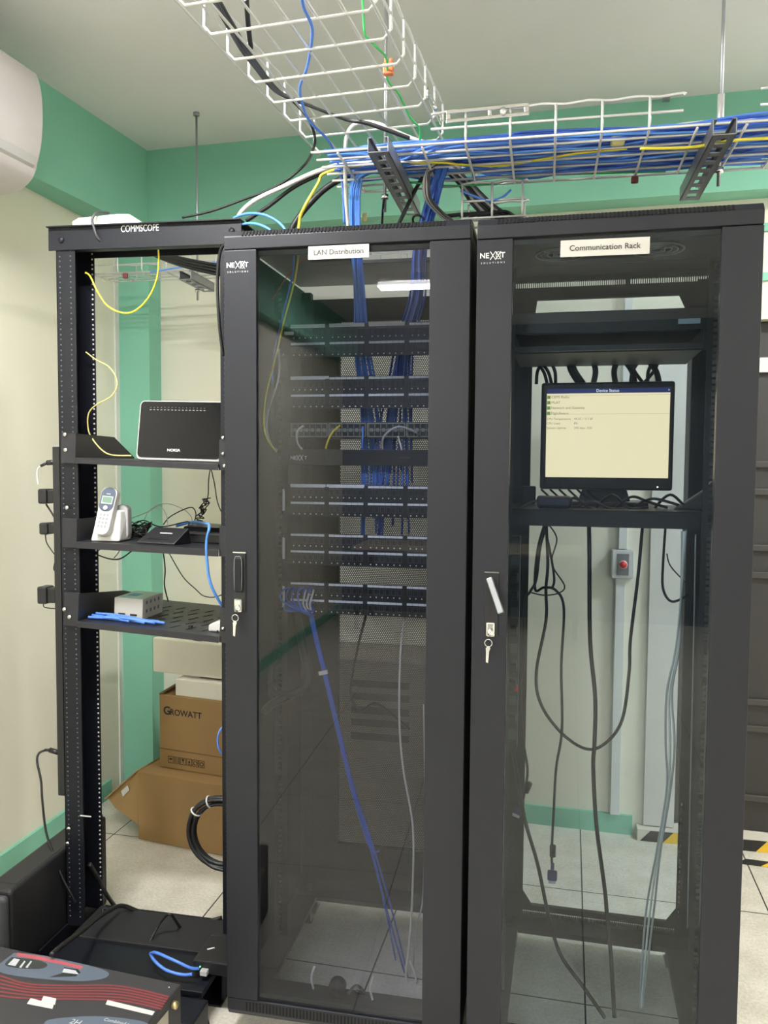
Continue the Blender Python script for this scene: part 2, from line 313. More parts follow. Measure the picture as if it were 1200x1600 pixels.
# ================================================================== floor-standing server cabinets
H0, HD = .10, 1.8845            # door bottom and door height
def cabinet(name, label, ox, oy, oz, yaw, glass, stileL, stileR):
    t = thing(name, label, 'server cabinet', (ox, oy, oz*0), yaw)
    zb, zt = H0+oz, H0+oz+HD; W, D = .6, .62
    mb = MB()                                                     # frame: posts, side panels
    mb.box(.002, .016, .03, D, zb-.045, zt+.03); mb.box(W-.016, W-.002, .03, D, zb-.045, zt+.03)
    for x in (.016, W-.046):
        for y in (.035, D-.035): mb.box(x, x+.03, y, y+.03, zb-.03, zt+.02)
    mb.build('side_frame', INB, t, .001)
    mb = MB()                                                     # top cap with a cable opening
    prof = [(0.0, zt+.002), (0.0, zt+.033), (.012, zt+.048), (.055, zt+.056), (.055, zt+.002)]
    mb.prism(prof, 0.0, W, 'x')
    y1_ = .36 if glass is GLASS1 else .46
    mb.box(0, W, .055, .15, zt+.045, zt+.056); mb.box(0, W, y1_, D, zt+.045, zt+.056)
    if glass is GLASS1: mb.box(0, .24, .15, y1_, zt+.045, zt+.056); mb.box(.575, W, .15, y1_, zt+.045, zt+.056)
    else: mb.box(0, W, .15, .46, zt+.045, zt+.056)
    top = mb.build('top_cap', BLK, t, .002)
    if glass is not GLASS1:                                        # fan grilles under the top
        for fx in (.18, .42):
            g = MB()
            for R_ in (.018, .034, .050, .064):
                g.tube([Vector((fx+R_*math.cos(k*PI/16), .33+R_*math.sin(k*PI/16), zt+.042)) for k in range(32)], .0022, 6, closed=True)
            for k in range(4): g.cyl((fx+.012*math.cos(k*PI/2+.78), .33+.012*math.sin(k*PI/2+.78), zt+.042), (fx+.068*math.cos(k*PI/2+.78), .33+.068*math.sin(k*PI/2+.78), zt+.042), .0022, 6)
            g.build('fan_grille', STEEL, top)
    mb = MB(); n = 58                                              # vents along the sloped edge
    for i in range(n):
        x = .045+i*(W-.10)/n
        mb.prism([(x, 0), (x+.0045, 0), (x+.0045, .0165), (x, .0165)], 0, .0012, 'z', T=Matrix.Translation((0, -.0006, zt+.0335)) @ Matrix.Rotation(math.atan2(.015, .012), 4, 'X'))
    mb.build('top_vents', SHAFT, top)
    mb = MB()                                                     # base: plinth, rails, floor plate with an opening
    mb.prism([(0.004, zb-.004), (.03, zb-.004), (.03, zb-.05), (.012, zb-.05), (.004, zb-.035)], 0, W, 'x')
    mb.box(.016, W-.016, .03, .10, zb-.02, zb-.004); mb.box(.016, W-.016, D-.10, D, zb-.02, zb-.004)
    mb.box(.016, .09, .10, D-.10, zb-.02, zb-.004); mb.box(W-.09, W-.016, .10, D-.10, zb-.02, zb-.004)
    base = mb.build('base', BLK, t, .0015)
    mb = MB()
    for i in range(56):
        x = .05+i*(W-.10)/56; mb.box(x, x+.0045, .003, .0045, zb-.032, zb-.010)
    mb.build('base_vents', SHAFT, base)
    for x in (.06, W-.06):                                        # casters
        for y in (.09, D-.09):
            c = MB(); c.box(x-.03, x+.03, y-.03, y+.03, zb-.052, zb-.048)
            c.box(x-.016, x-.012, y-.02, y+.012, .02, zb-.05); c.box(x+.012, x+.016, y-.02, y+.012, .02, zb-.05)
            cc = c.build('caster', STEEL, t)
            MB().cyl((x-.011, y, .023), (x+.011, y, .023), .0225).build('wheel', PLAST, cc)
    # glass door
    d = MB(); d.box(0, stileL, 0, .028, zb, zt); d.box(W-stileR, W, 0, .028, zb, zt)
    d.box(stileL, W-stileR, .016, .028, zt-.012, zt); d.box(stileL, W-stileR, .016, .028, zb, zb+.012)
    door = d.build('glass_door', BLK, t, .0015)
    MB().box(stileL+.0005, W-stileR-.0005, .008, .013, zb+.001, zt-.001).build('glass_pane', glass, door)
    # brand on the door
    T = lambda x, z: TF(x, -.0004, z)
    text('NE', .0165, WINK, 'logo_lettering', door, T(.017, zt-.036), .02, sx=1.0)
    text('T', .0165, WINK, 'logo_lettering', door, T(.058, zt-.036), .02)
    mk = MB()
    for x0 in (.030, .042):
        for a, b in (((x0, .009), (x0+.012, -.009)), ((x0, -.009), (x0+.012, .009))):
            mk.tube([Vector((a[0], -.0004, zt-.036+a[1])), Vector((b[0], -.0004, zt-.036+b[1]))], .0011, 4)
    mk.tube([Vector((.048+.005*math.cos(k*PI/6), -.0004, zt-.036+.008*math.sin(k*PI/6))) for k in range(12)], .0007, 4, closed=True)
    mk.build('logo_mark', WINK, door)
    text('S  O  L  U  T  I  O  N  S', .0054, WINK, 'logo_lettering', door, T(.036, zt-.052))
    return t, door, zb, zt
def paper_label(door, s, x, z, w, h, size, rot=0):
    R = TF(x, -.0012, z, rot)
    p = MB(); p.prism([(-w/2, -h/2), (w/2, -h/2), (w/2, h/2), (-w/2, h/2)], -.0006, 0, 'z', T=R)
    p.build('paper_label', PAPER, door)
    text(s, size, GINK, 'label_lettering', door, R @ Matrix.Translation((0, 0, .0006)), .004)
cab1, door1, zb1, zt1 = cabinet('server_cabinet', 'tall black cabinet with smoked glass door and patch panels, labelled LAN Distribution', -.6, 0, 0, 0, GLASS1, .083, .094)
cab2, door2, zb2, zt2 = cabinet('server_cabinet', 'tall black cabinet with a lit monitor behind clear glass, labelled Communication Rack', .0167, -.0246, -.0099, -.0286, GLASS2, .080, .082)
paper_label(door1, 'LAN Distribution', .288, zt1-.0155, .148, .031, .0172, 0.0)
paper_label(door2, 'Communication Rack', .278, zt2-.030, .188, .036, .0172, -.008)
# handle 1: folded flat; handle 2: lever swung open
def lock(door, x, z, open_):
    h = MB(); h.box(x-.016, x+.016, -.004, 0, z-.105, z+.045); pl = h.build('handle_plate', PLAST, door, .002)
    h = MB(); h.box(x-.017, x+.017, -.0055, -.004, z+.042, z+.045); h.build('plate_edge', CHROME, pl)
    if open_:
        T = Matrix.Translation((x-.004, -.008, z+.03)) @ Matrix.Rotation(-.38, 4, 'Y') @ Matrix.Rotation(-.28, 4, 'X')
        MB().box(-.007, .007, -.012, .004, -.085, 0, T).build('lever_handle', mat('lever_metal', (.30, .31, .33), .45, metal=.7), door, .002)
    else:
        MB().box(x-.0085, x+.0085, -.014, -.004, z-.055, z+.030).build('lever_handle', BLK2, door, .003)
        h = MB(); h.tube([(x-.0095, -.0145, z-.05), (x-.0095, -.0145, z+.025), (x, -.0145, z+.034), (x+.0095, -.0145, z+.025), (x+.0095, -.0145, z-.05)], .0009, 6, sub=3); h.build('handle_outline', DSTEEL, pl)
    zz = z-.09
    l = MB(); l.box(x-.0105, x+.0105, -.017, -.004, zz-.014, zz+.020); l.build('lock', CHROME, door, .004)
    k = MB(); k.cyl((x+.001, -.017, zz-.003), (x+.001, -.024, zz-.003), .008, 14)
    k.tube([Vector((x-.003+.0085*math.cos(a*PI/6), -.026, zz-.026+.0085*math.sin(a*PI/6))) for a in range(12)], .0011, 6, closed=True)
    k.prism([(x-.008, zz-.070), (x-.003, zz-.072), (x-.001, zz-.045), (x+.002, zz-.037), (x-.003, zz-.032), (x-.009, zz-.038), (x-.008, zz-.045)], -.0275, -.0260, 'y')
    k.build('key', CHROME, door)
lock(door1, .0395, 1.205, False)
lock(door2, .0445, 1.180, True)

def rack_rail(t, x0, x1, y, z0, z1, m=INB, name='rack_rail', side=1):
    """square-hole mounting rail: two strips and rungs (real holes)"""
    mb = MB(); w = abs(x1-x0); a = min(x0, x1)
    h0, h1 = a+w*.32, a+w*.32+.0095
    mb.box(a, h0, y, y+.002, z0, z1); mb.box(h1, a+w, y, y+.002, z0, z1)
    z = z0; i = 0
    while z < z1-.006:
        mb.box(h0, h1, y, y+.002, z, z+.0055); z += .0150
    mb.box(a if side > 0 else a+w-.002, (a+.002) if side > 0 else a+w, y, y+.025, z0, z1)
    return mb.build(name, m, t)
for t, zb, zt in ((cab1, zb1, zt1), (cab2, zb2, zt2)):
    for y in ((.27, .52) if t is cab1 else (.20, .52)):
        rack_rail(t, .035, .075, y, zb+.01, zt-.02, side=1); 
        if not (t is cab2 and y > .5): rack_rail(t, .525, .565, y, zb+.01, zt-.02, side=-1)
# rear door of cabinet 1: perforated sheet in a frame
rd = MB(); D0, D1 = .600, .618
PXL, PXR, PZ0 = .137, .47, .235
rd.box(.02, PXL, D0, D1, zb1, zt1); rd.box(PXR, .58, D0, D1, zb1, zt1); rd.box(PXL, PXR, D0, D1, zb1, PZ0); rd.box(PXL, PXR, D0, D1, zt1-.07, zt1)
rdo = rd.build('rear_door', INB, cab1)
MB().add([(PXL, D0+.008, PZ0), (PXR, D0+.008, PZ0), (PXR, D0+.008, zt1-.07), (PXL, D0+.008, zt1-.07)], [(0,1,2,3)]).build('perforated_sheet', PERF, rdo)
# rear frame of cabinet 2: open, with slotted bars above and below
rf = MB()
rf.box(.016, .100, .585, .60, zb2, zt2); rf.box(.545, .584, .585, .60, zb2+.40, zt2)
rf.box(.545, .5505, .585, .588, zb2, zb2+.40); rf.box(.5625, .584, .585, .588, zb2, zb2+.40)
for k in range(26): rf.box(.5505, .5625, .585, .588, zb2+.012+k*.0155, zb2+.0175+k*.0155)
zs0, zs1 = zt2+.014, zt2+.030                                     # slotted band over the opening
rf.box(.016, .584, .585, .60, zt2-.022, zs0); rf.box(.016, .584, .585, .60, zs1, zt2+.054)
n = 96
for i in range(n+1):
    x = .016+i*.568/n; rf.box(x, x+.0022, .585, .60, zs0, zs1)
rf.box(.36, .372, .585, .60, zs0, zs1)
rf.box(.016, .584, .585, .60, zb2-.02, zb2+.004); rf.box(.016, .584, .585, .60, zb2+.018, zb2+.035)
for i in range(n+1):
    x = .016+i*.568/n; rf.box(x, x+.0025, .585, .60, zb2+.004, zb2+.018)
rf.box(.016, .08, .585, .60, zb2+.02, zb2+.06)
rf.build('rear_frame', INB, cab2)
br = MB()
for s, x in ((1, .10), (-1, .545)):                               # corner gussets
    br.prism([(x, zt2-.022), (x+s*(.012 if s > 0 else .04), zt2-.022), (x, zt2-.11)], .583, .588, 'y'); br.prism([(x, zb2+.035), (x+s*.03, zb2+.035), (x, zb2+.08)], .583, .588, 'y')
br.build('corner_gusset', INB, cab2)

# ------------------------------------------------------------------ 19-inch gear in cabinet 1
YP = .258                                                        # front face of the panels (world)
def rackgear(name, label, cat, zc, h, group=None, depth=.03, x=-.3, y=YP, w=.4826):
    t = thing(name, label, cat, (x, y, zc), 0, group)
    MB().box(-w/2, w/2, 0, .003, -h/2, h/2).build('face_plate', PLAST, t, .0008)
    return t
def zat(px, py, y=YP): return U(px, py, y=y).z
def screws(t, h, w=.4826):
    for sx in (-1, 1):
        for sz in (-1, 1):
            MB().cyl((sx*(w/2-.008), 0, sz*(h/2-.008)), (sx*(w/2-.008), -.003, sz*(h/2-.008)), .0035, 10).build('screw', CHROME, t)
def patch_panel(label, zc):
    t = rackgear('patch_panel', label, 'patch panel', zc, .0875, 'patch panels in the left cabinet')
    MB().box(-.215, .215, .003, .030, -.032, .032).build('port_body', PLAST, t)
    for row, zo in ((0, .040), (1, -.006)):
        for k in range(4):
            x0 = -.2135+k*.1095
            s = MB()
            for j in range(6):
                xa = x0+.001+j*.0162; s.box(xa, xa+.0154, -.0012, 0, zo-.0045, zo+.0015)
            s.build('port_label_strip', STRIP, t)
            b = MB()
            for j in range(6):
                xa = x0+.001+j*.0162+.0012
                for a in ((xa, xa+.0015, zo-.024, zo-.010), (xa+.0115, xa+.013, zo-.024, zo-.010), (xa, xa+.013, zo-.0255, zo-.024), (xa, xa+.013, zo-.010, zo-.0085)): b.box(a[0], a[1], -.002, 0, a[2], a[3])
            b.build('port_block', GRAYP, t)
            g = MB()
            for j in range(6):
                xa = x0+.001+j*.0162+.0085; g.box(xa-.0015, xa+.0015, -.0012, 0, zo-.033, zo-.030)
            g.build('port_mark', STRIP, t)
    screws(t, .0875)
    return t
ZP = [zat(560, 531), zat(560, 613), zat(560, 783), zat(560, 860), zat(560, 937)]
LP = ['topmost black patch panel with bright white label strips in the left cabinet', 'black patch panel above the grey-framed network switch in the left cabinet',
      'black patch panel just under the blank logo panel in the left cabinet', 'black patch panel in the left cabinet, second from the lowest', 'lowest black patch panel, with blue cords plugged in at its left end']
panels = [patch_panel(l, z) for l, z in zip(LP, ZP)]
for k, (xa, xb) in enumerate(((-.2135, -.116), (-.104, -.006), (.0055, .104))):
    MB().box(xa, xb, -.0022, -.0012, .0372, .0447).build('wide_label_strip', PAPER, panels[0])
MB().box(-.2135, -.104, -.0022, -.0012, .0372, .0447).build('wide_label_strip', STRIP, panels[1])
MB().box(-.2135, -.112, -.0022, -.0012, .0372, .0447).build('wide_label_strip', STRIP, panels[2]); MB().box(-.110, -.004, -.0022, -.0012, .0372, .0447).build('wide_label_strip', STRIP, panels[2])
for k in (2, 3, 4): MB().box(-.236, -.230, -.0016, 0, -.03, .03).build('side_label', STRIP, panels[k])
# switch
zsw = zat(560, 672)
sw = rackgear('network_switch', 'grey-framed network switch with two rows of ports in the left cabinet', 'network switch', zsw, .043)
MB().box(-.215, .215, .003, .20, -.020, .020).build('body', PLAST, sw)
SWF = mat('switch_frame', (.28, .30, .27), .45)
for k in range(4):
    x0 = -.212+k*.1075; b = MB()
    for a in ((x0, x0+.104, .0165, .0185), (x0, x0+.104, -.0185, -.0165), (x0, x0+.104, -.001, .001), (x0, x0+.002, -.0185, .0185), (x0+.102, x0+.104, -.0185, .0185)): b.box(a[0], a[1], -.003, 0, a[2], a[3])
    for j in range(6):
        for zo in (.0085, -.0085):
            xa = x0+.004+j*.0165; b.box(xa, xa+.0012, -.0025, 0, zo-.007, zo+.007); b.box(xa+.0035, xa+.0125, -.0012, 0, zo-.0068 if zo > 0 else zo+.004, zo-.004 if zo > 0 else zo+.0068)
    b.build('port_block', SWF, sw)
MB().box(-.2425+.010, -.2425+.014, -.003, 0, -.003, .003).build('screw', CHROME, sw)
# blank panel with logo
bl = rackgear('cable_manager', 'plain black blank panel with a small white logo in the left cabinet', 'blank panel', zat(560, 715), .043)
text('NE', .0135, WINK, 'logo_lettering', bl, TF(-.205, -.0008, -.002), .01); text('T', .0135, WINK, 'logo_lettering', bl, TF(-.170, -.0008, -.002), .01)
mk = MB()
for x0 in (-.196, -.186):
    for a, b in (((x0, .006), (x0+.009, -.009)), ((x0, -.009), (x0+.009, .006))): mk.tube([Vector((a[0], -.0008, a[1]+.0)), Vector((b[0], -.0008, b[1]+.0))], .0008, 4)
mk.build('logo_mark', WINK, bl)
MB().box(.09, .12, -.0012, 0, -.002, .003).build('small_print', GRAYP, bl)
# clip near the top-left of the panels
clip = tag(MB().box(-.012, .012, -.006, .004, -.004, .004).build('cable_clip', WCB, loc=U(452, 521, y=.25)), 'small white clip beside the topmost patch panel', 'clip')

# cords of cabinet 1
def cg(*pts): return [(a, b, c) for a, b, c in pts]
cable('network_cable', cg((466, 400, .12), (460, 440, .12), (444, 500, .14), (430, 560, .14), (415, 620, .15), (412, 665, .16), (420, 690, .17), (432, 706, .2)), .0026, YEL, 'yellow cable hanging behind the smoked glass, left of the patch panels')
cable('network_cable', cg((459, 395, .14), (457, 430, .14), (440, 500, .15), (430, 545, .16), (424, 600, .17)), .0026, BLUE, 'single blue cable hanging beside the yellow one behind the smoked glass')
cable('network_cable', cg((436, 545, .20), (435, 590, .2), (420, 640, .2), (417, 672, .2), (424, 695, .2), (433, 704, .22)), .0028, GREY, 'grey cable curving down left of the patch panels behind smoked glass')
cable('network_cable', cg((482, 396, .2), (450, 430, .2), (425, 470, .2)), .0015, RED, 'thin red wire near the top of the smoked glass cabinet')
cable('network_cable', cg((474, 665, .24), (464, 675, .235), (465, 692, .235), (472, 702, .245)), .0028, WCB, 'short white cord plugged into the left end of the network switch')
cable('network_cable', cg((531, 665, .25), (520, 675, .235), (512, 690, .235), (509, 701, .24)), .0028, YEL, 'short yellow cord hanging from the network switch')
cable('network_cable', cg((567, 667, .25), (567, 680, .235), (566, 700, .235)), .0028, BLUE, 'short blue cord hanging from the network switch')
cable('network_cable', cg((598, 702, .25), (600, 682, .235), (622, 667, .225), (648, 675, .235), (655, 682, .25)), .003, GREY, 'grey cord arching over the right half of the network switch')
cable('network_cable', cg((622, 682, .25), (626, 695, .24), (628, 703, .24)), .0026, WCB, 'short white cord hanging right of centre from the network switch')
for k in range(12):                                               # blue cords looping out of the lowest panel
    xa = 452+(k % 6)*7.5; za = 914 if k < 6 else 936
    cable('network_cable', cg((xa, za+4, .256), (xa-10+k*.6, za+9, .225), (xa-12+k*1.2, za+24-(k//6)*6, .215), (470+k*1.3, 955, .22), (484+k*.6, 962, .235)), .0027, BLUE2 if k % 3 else BLUE,
          'blue patch cord looping from the left end of the lowest patch panel', group='blue patch cords of the lowest panel')
for k in range(3):
    cable('network_cable', cg((478+k*6, 922, .256), (476+k*6, 930, .212), (474+k*5, 945, .210), (482+k*3, 957, .225)), .0027, WCB, 'pale patch cord among the blue loops of the lowest patch panel', group='pale patch cords of the lowest panel')
for k in range(4):
    e = [(592, 1330), (632, 1520), (618, 1500), (640, 1540), (560, 1520)][k]; o = k*1.6
    mid = (596+o, 1300) if k < 4 else (560, 1400)
    cable('network_cable', cg((484+o, 962, .235), (492+o, 1000, .22), (507+o, 1060, .22), (526+o, 1140, .25), (548+o, 1230, .28), (572+o*1.5, 1310 if k < 4 else 1320, .3), ((e[0]+572)/2+o*2, (e[1]+1330)/2, .3), (e[0], min(e[1], 1540), .33)), .0027, BLUE2,
          'long blue cable drooping from the lowest patch panel to the cabinet base', group='long blue cables falling inside the left cabinet')
tag(MB().box(-.012, .012, -.004, .004, -.005, .005).build('cable_tag', PAPER, loc=U(505, 1051, y=.205), rot=(0, -.25, 0)), 'white paper tag wrapped round the falling blue cables', 'cable tag')
cable('network_cable', cg((633, 962, .3), (626, 1020, .3), (624, 1120, .3), (630, 1200, .3), (645, 1290, .3), (645, 1380, .3), (640, 1470, .3), (634, 1520, .3), (642, 1550, .3), (650, 1530, .3), (640, 1500, .3)), .003, WCB, 'long pale grey cable hanging at the right inside the left cabinet')
cable('network_cable', cg((662, 1100, .32), (664, 1250, .32), (661, 1400, .32), (650, 1450, .32), (645, 1520, .32)), .0024, GREY, 'thin grey cable beside the left cabinet right rail')
cable('power_cable', cg((572, 960, .4), (555, 1030, .4), (548, 1085, .4), (565, 1110, .42), (590, 1100, .42), (640, 1140, .42)), .004, CBL, 'black cable sagging behind the panels inside the left cabinet')
cable('flexible_hose', cg((446, 955, .33), (432, 1010, .30), (424, 1060, .28), (430, 1085, .25), (465, 1080, .22), (482, 1060, .22), (473, 1010, .26), (463, 960, .31)), .013, CBL, 'thick black hose looping in the lower left of the left cabinet', 'hose')
cable('flexible_hose', cg((455, 1086, .24), (425, 1100, .2), (412, 1112, .17)), .012, CBL, 'thick black hose end pointing left inside the left cabinet', 'hose')
# base clutter of cabinet 1
tg = thing('cable_pulley', 'small black round cable reel lying on the base of the left cabinet', 'reel', U(527, 1556, z=.105)+Vector((0, 0, 0)))
MB().cyl((0, -.012, .024), (0, .012, .024), .022, 20).build('drum', CBL, tg)
cable('loose_end', [(.03, 0, .012), (.05, 0, .034), (.07, .01, .01), (.045, .02, .006)], .004, CBL, parent=None).parent = tg
for k, (a, b) in enumerate(((490, 1545), (582, 1562))):
    p = U(a, b, z=.098)
    cable('white_strap', [p, p+Vector((-.006, 0, .03)), p+Vector((.002, 0, .062))], .003, WCB, 'white strap standing on the base of the left cabinet, %s of the black reel' % ('left' if k == 0 else 'right'), 'strap')
# ------------------------------------------------------------------ gear in cabinet 2
Y2 = .175
zk = (U(960, 483, y=Y2).z+U(960, 520, y=Y2).z)/2
kt = thing('rack_server', 'black rack-mounted unit with a pale blue sticker at the top of the right cabinet', 'rack unit', (.317, Y2, zk), -.0286)
MB().box(-.245, .245, 0, .005, -.026, .026).build('face_plate', PLAST, kt, .002)
MB().box(-.218, .218, .005, .34, -.028, .024).build('body', INB, kt)
MB().box(.165, .215, -.0015, 0, -.012, .000).build('blue_sticker', mat('blue_sticker', (.42, .52, .62), .6), kt)
MB().box(-.05, .03, -.001, 0, -.001, .001).build('small_print', GRAYP, kt); MB().box(-.235, -.215, -.001, 0, .014, .017).build('small_print', GRAYP, kt)
zsh = U(960, 548, y=.20).z
kt2 = thing('rack_shelf', 'empty black shelf with a sloped front directly under the top rack unit', 'shelf', (.317, .18, zsh), -.0286)
s = MB(); s.prism([(0, 0), (0, .012), (.30, .012), (.30, -.003), (.02, -.003), (.02, 0)], -.225, .225, 'x'); s.box(-.225, -.222, 0, .3, 0, .05); s.box(.222, .225, 0, .3, 0, .05)
s.build('shelf_plate', mat('shelf_grey_black', (.035, .036, .038), .5), kt2)
s = MB(); s.box(-.242, -.2255, .0, .004, -.005, .055); s.box(.2255, .242, .0, .004, -.005, .055); s.build('shelf_ear', INB, kt2)
# monitor shelf
zms = U(955, 797, y=.20).z
ms = thing('rack_shelf', 'black shelf carrying the lit monitor in the right cabinet', 'shelf', (.317, .18, zms), -.0286)
s = MB(); s.box(-.242, .242, 0, .36, -.003, 0); s.box(-.242, .242, 0, .003, -.042, 0); s.box(-.242, -.239, 0, .36, -.042, .0); s.box(.239, .242, 0, .36, -.042, .0)
s.build('shelf_plate', PLAST, ms)
# monitor
ym = .42
a0 = U(843, 768, y=ym); a1 = U(1055, 597, y=ym); mw = a1.x-a0.x; mh = U(948, 597, y=ym).z-U(948, 766, y=ym).z
mt = thing('monitor', 'black monitor showing a cream device status screen in the right cabinet', 'monitor', ((a0.x+a1.x)/2, ym, zms+.001), -.0286)
zc = U(948, 682, y=ym).z - zms
mo = MB(); mo.box(-mw/2, mw/2, 0, .04, zc-mh/2, zc+mh/2); mo.build('bezel', PLAST, mt, .006)
st = MB(); st.prism([(-.075, 0.0), (.075, 0.0), (.04, .10), (-.04, .10)], .035, .055, 'y'); st.box(-.11, .11, -.06, .10, 0, .012); st.build('stand', PLAST, mt, .003)
s0 = U(852, 748, y=ym); s1 = U(1047, 613, y=ym); sw_ = s1.x-s0.x; sh = U(948, 615, y=ym).z-U(948, 747, y=ym).z; scx = (s0.x+s1.x)/2-(a0.x+a1.x)/2; scz = U(948, 681, y=ym).z-zms
T0 = Matrix.Translation((scx, -.0012, scz)) @ Matrix.Rotation(-.0, 4, 'Y')
def rect(x0, x1, z0, z1, name, m, par, dy=0): return MB().box(x0, x1, -.001-dy, -.0002-dy, z0, z1, T0).build(name, m, par)
SCR = mat('lit_screen_cream', (.1, .1, .1), .4, emit=(1, .80, .46), es=1.15)
sc = rect(-sw_/2, sw_/2, -sh/2, sh/2, 'screen', SCR, mt)
rect(-sw_/2, sw_/2, sh/2, sh/2+.013, 'title_bar', mat('lit_screen_navy', (.01, .01, .03), .4, emit=(.04, .05, .22), es=.5), sc)
SINK = mat('screen_text', (.05, .05, .04), .6, emit=(.25, .22, .15), es=.6); SWH = mat('screen_text_white', (.5, .5, .5), .5, emit=(.9, .9, .9), es=.8)
def st_(s, x, z, size, m=SINK, al='LEFT', b=0): return text(s, size, m, 'screen_lettering', sc, T0 @ Matrix.Translation((x, -.0018, z)) @ FRONT, b, al)
st_('Device Status', 0, sh/2+.0065, .011, SWH, 'CENTER', .02); st_('x', sw_/2-.006, sh/2+.0075, .009, SWH)
xl = -sw_/2+.012
for i, s in enumerate(('CEMS Radio', 'MLAT', 'Network and Gateway', 'FlightAware')):
    st_(s, xl, sh/2-.010-i*.0148, .0098); rect(-sw_/2+.001, -sw_/2+.010, sh/2-.0145-i*.0148, sh/2-.0055-i*.0148, 'status_icon', mat('screen_green', (.05, .1, .03), .4, emit=(.35, .55, .1), es=.5), sc, .0006)
for i, (s, v) in enumerate((('CPU Temperature:', '44.3C / 111.6F'), ('CPU Load:', '8%'), ('System Uptime:', '245 days, 3:02'))):
    st_(s, -sw_/2+.001, sh/2-.070-i*.0125, .0085); st_(v, -sw_/2+.075, sh/2-.070-i*.0125, .0085)
for z in (sh/2-.006, sh/2-.057): rect(-sw_/2, sw_/2, z-.0003, z+.0003, 'divider_line', mat('screen_line', (.05, .05, .04), .5, emit=(.7, .58, .38), es=.6), sc, .0003)
text('hp', .012, GRAYP, 'bezel_logo', mt, TF(0, -.001, zc+mh/2-.010)); MB().tube([Vector((.010*math.cos(k*PI/10), -.001, zc+mh/2-.010+.0075*math.sin(k*PI/10))) for k in range(20)], .0008, 4, closed=True).build('logo_ring', GRAYP, mt)
MB().cyl((mw*.39, -.001, zc-mh/2+.010), (mw*.39, -.003, zc-mh/2+.010), .002, 8).build('power_led', mat('led_white', (.5, .5, .5), .3, emit=(1, 1, .9), es=3), mt)
# vertical power strip on the left
pd = thing('power_strip', 'long vertical black power strip with plugs along the right cabinet left side', 'power strip', (U(800, 1000, y=.3).x, .30, zat(800, 1172, .3)))
L = zat(800, 838, .3)-zat(800, 1172, .3)
MB().box(-.018, .018, 0, .04, 0, L).build('body', PLAST, pd, .003)
for k in range(11):
    z = .03+k*(L-.06)/11
    o = MB().box(-.014, .014, -.003, 0, z, z+.028).build('outlet', GRAYP, pd, .002)
for k in (1, 3, 4, 6, 8, 9):
    z = .03+k*(L-.06)/11
    MB().box(-.012, .014, -.035, -.003, z+.004, z+.026).build('plug', CBL, pd, .003)
MB().box(.008, .018, -.004, 0, L*.28, L*.31).build('switch_rocker', RED, pd)
# hanging cables of cabinet 2
H2 = [('black cable forming the wide loop that hangs lowest below the monitor', cg((853, 812, .35), (856, 880, .33), (853, 920, .33), (853, 970, .33), (838, 1050, .33), (845, 1100, .33), (877, 1145, .33), (915, 1170, .33), (945, 1162, .33), (972, 1125, .33), (983, 1050, .33), (985, 1000, .33), (997, 900, .33), (1004, 820, .35)), .0042),
      ('thick black cable falling straight from the monitor shelf centre to the floor', cg((920, 812, .35), (921, 870, .33), (922, 1000, .33), (930, 1090, .33), (929, 1160, .33), (927, 1200, .33), (932, 1290, .33), (945, 1390, .35), (949, 1437, .36), (955, 1500, .3), (960, 1590, .25)), .0055),
      ('black monitor cord ending in a purple plug above the cabinet floor, right of two', cg((852, 815, .36), (840, 860, .33), (836, 920, .33), (850, 918, .31), (868, 922, .31), (881, 950, .31), (877, 1040, .31), (878, 1140, .31), (869, 1200, .31), (865, 1270, .31), (862, 1330, .31), (863, 1360, .31)), .0036),
      ('black cable dropping down the left edge of the opening to a small adapter', cg((858, 815, .36), (845, 850, .34), (838, 905, .33), (828, 925, .32), (820, 945, .32), (816, 1050, .32), (813, 1100, .32), (818, 1160, .32), (824, 1200, .32), (822, 1225, .32), (816, 1255, .32)), .0036),
      ('black power cable slanting from the power strip foot to the cabinet base', cg((801, 1172, .31), (806, 1200, .3), (820, 1280, .3), (840, 1350, .3), (856, 1425, .3), (875, 1490, .28), (910, 1540, .22), (945, 1590, .2)), .0050),
      ('thin black wire with an angular kink below the monitor shelf', cg((856, 818, .36), (870, 842, .34), (862, 880, .34), (882, 915, .34), (872, 927, .34), (850, 930, .34), (830, 926, .33)), .0020),
      ('black cable hanging in a shallow curve beside the right rails', cg((1040, 820, .35), (1036, 880, .35), (1036, 920, .34), (1050, 940, .33), (1075, 930, .33)), .0034),
      ('thin black wire twisting down right beneath the monitor', cg((1042, 865, .35), (1048, 885, .35), (1075, 915, .35), (1082, 930, .35)), .0018),
      ('thin black wire joining the ring of cords left of centre', cg((850, 818, .35), (861, 870, .33), (866, 905, .33), (863, 918, .32)), .0032)]
for l, p, r in H2: cable('power_cable', p, r, CBL, l)
def vga(a, b, y, lab, rot):
    t = thing('cable_plug', lab, 'plug', U(a, b, y=y), 0, rot=(0, rot, 0))
    PUR = mat('purple_plastic', (.055, .035, .13), .45)
    MB().box(-.013, .013, -.006, .006, -.028, 0).build('hood', PUR, t, .004); MB().box(-.010, .010, -.004, .004, -.036, -.028).build('shell', STEEL, t, .001)
    MB().cyl((0, 0, 0), (0, 0, .02), .005, 10).build('strain_relief', PUR, t); MB().cyl((0, 0, .040), (0, 0, .070), .0085, 12).build('ferrite', CBL, t)
vga(863, 1360, .31, 'purple monitor plug dangling above the cabinet floor, the lower of two', 0)
vga(813, 1258, .32, 'purple monitor plug hanging by the left glass edge, the upper of two', .35)
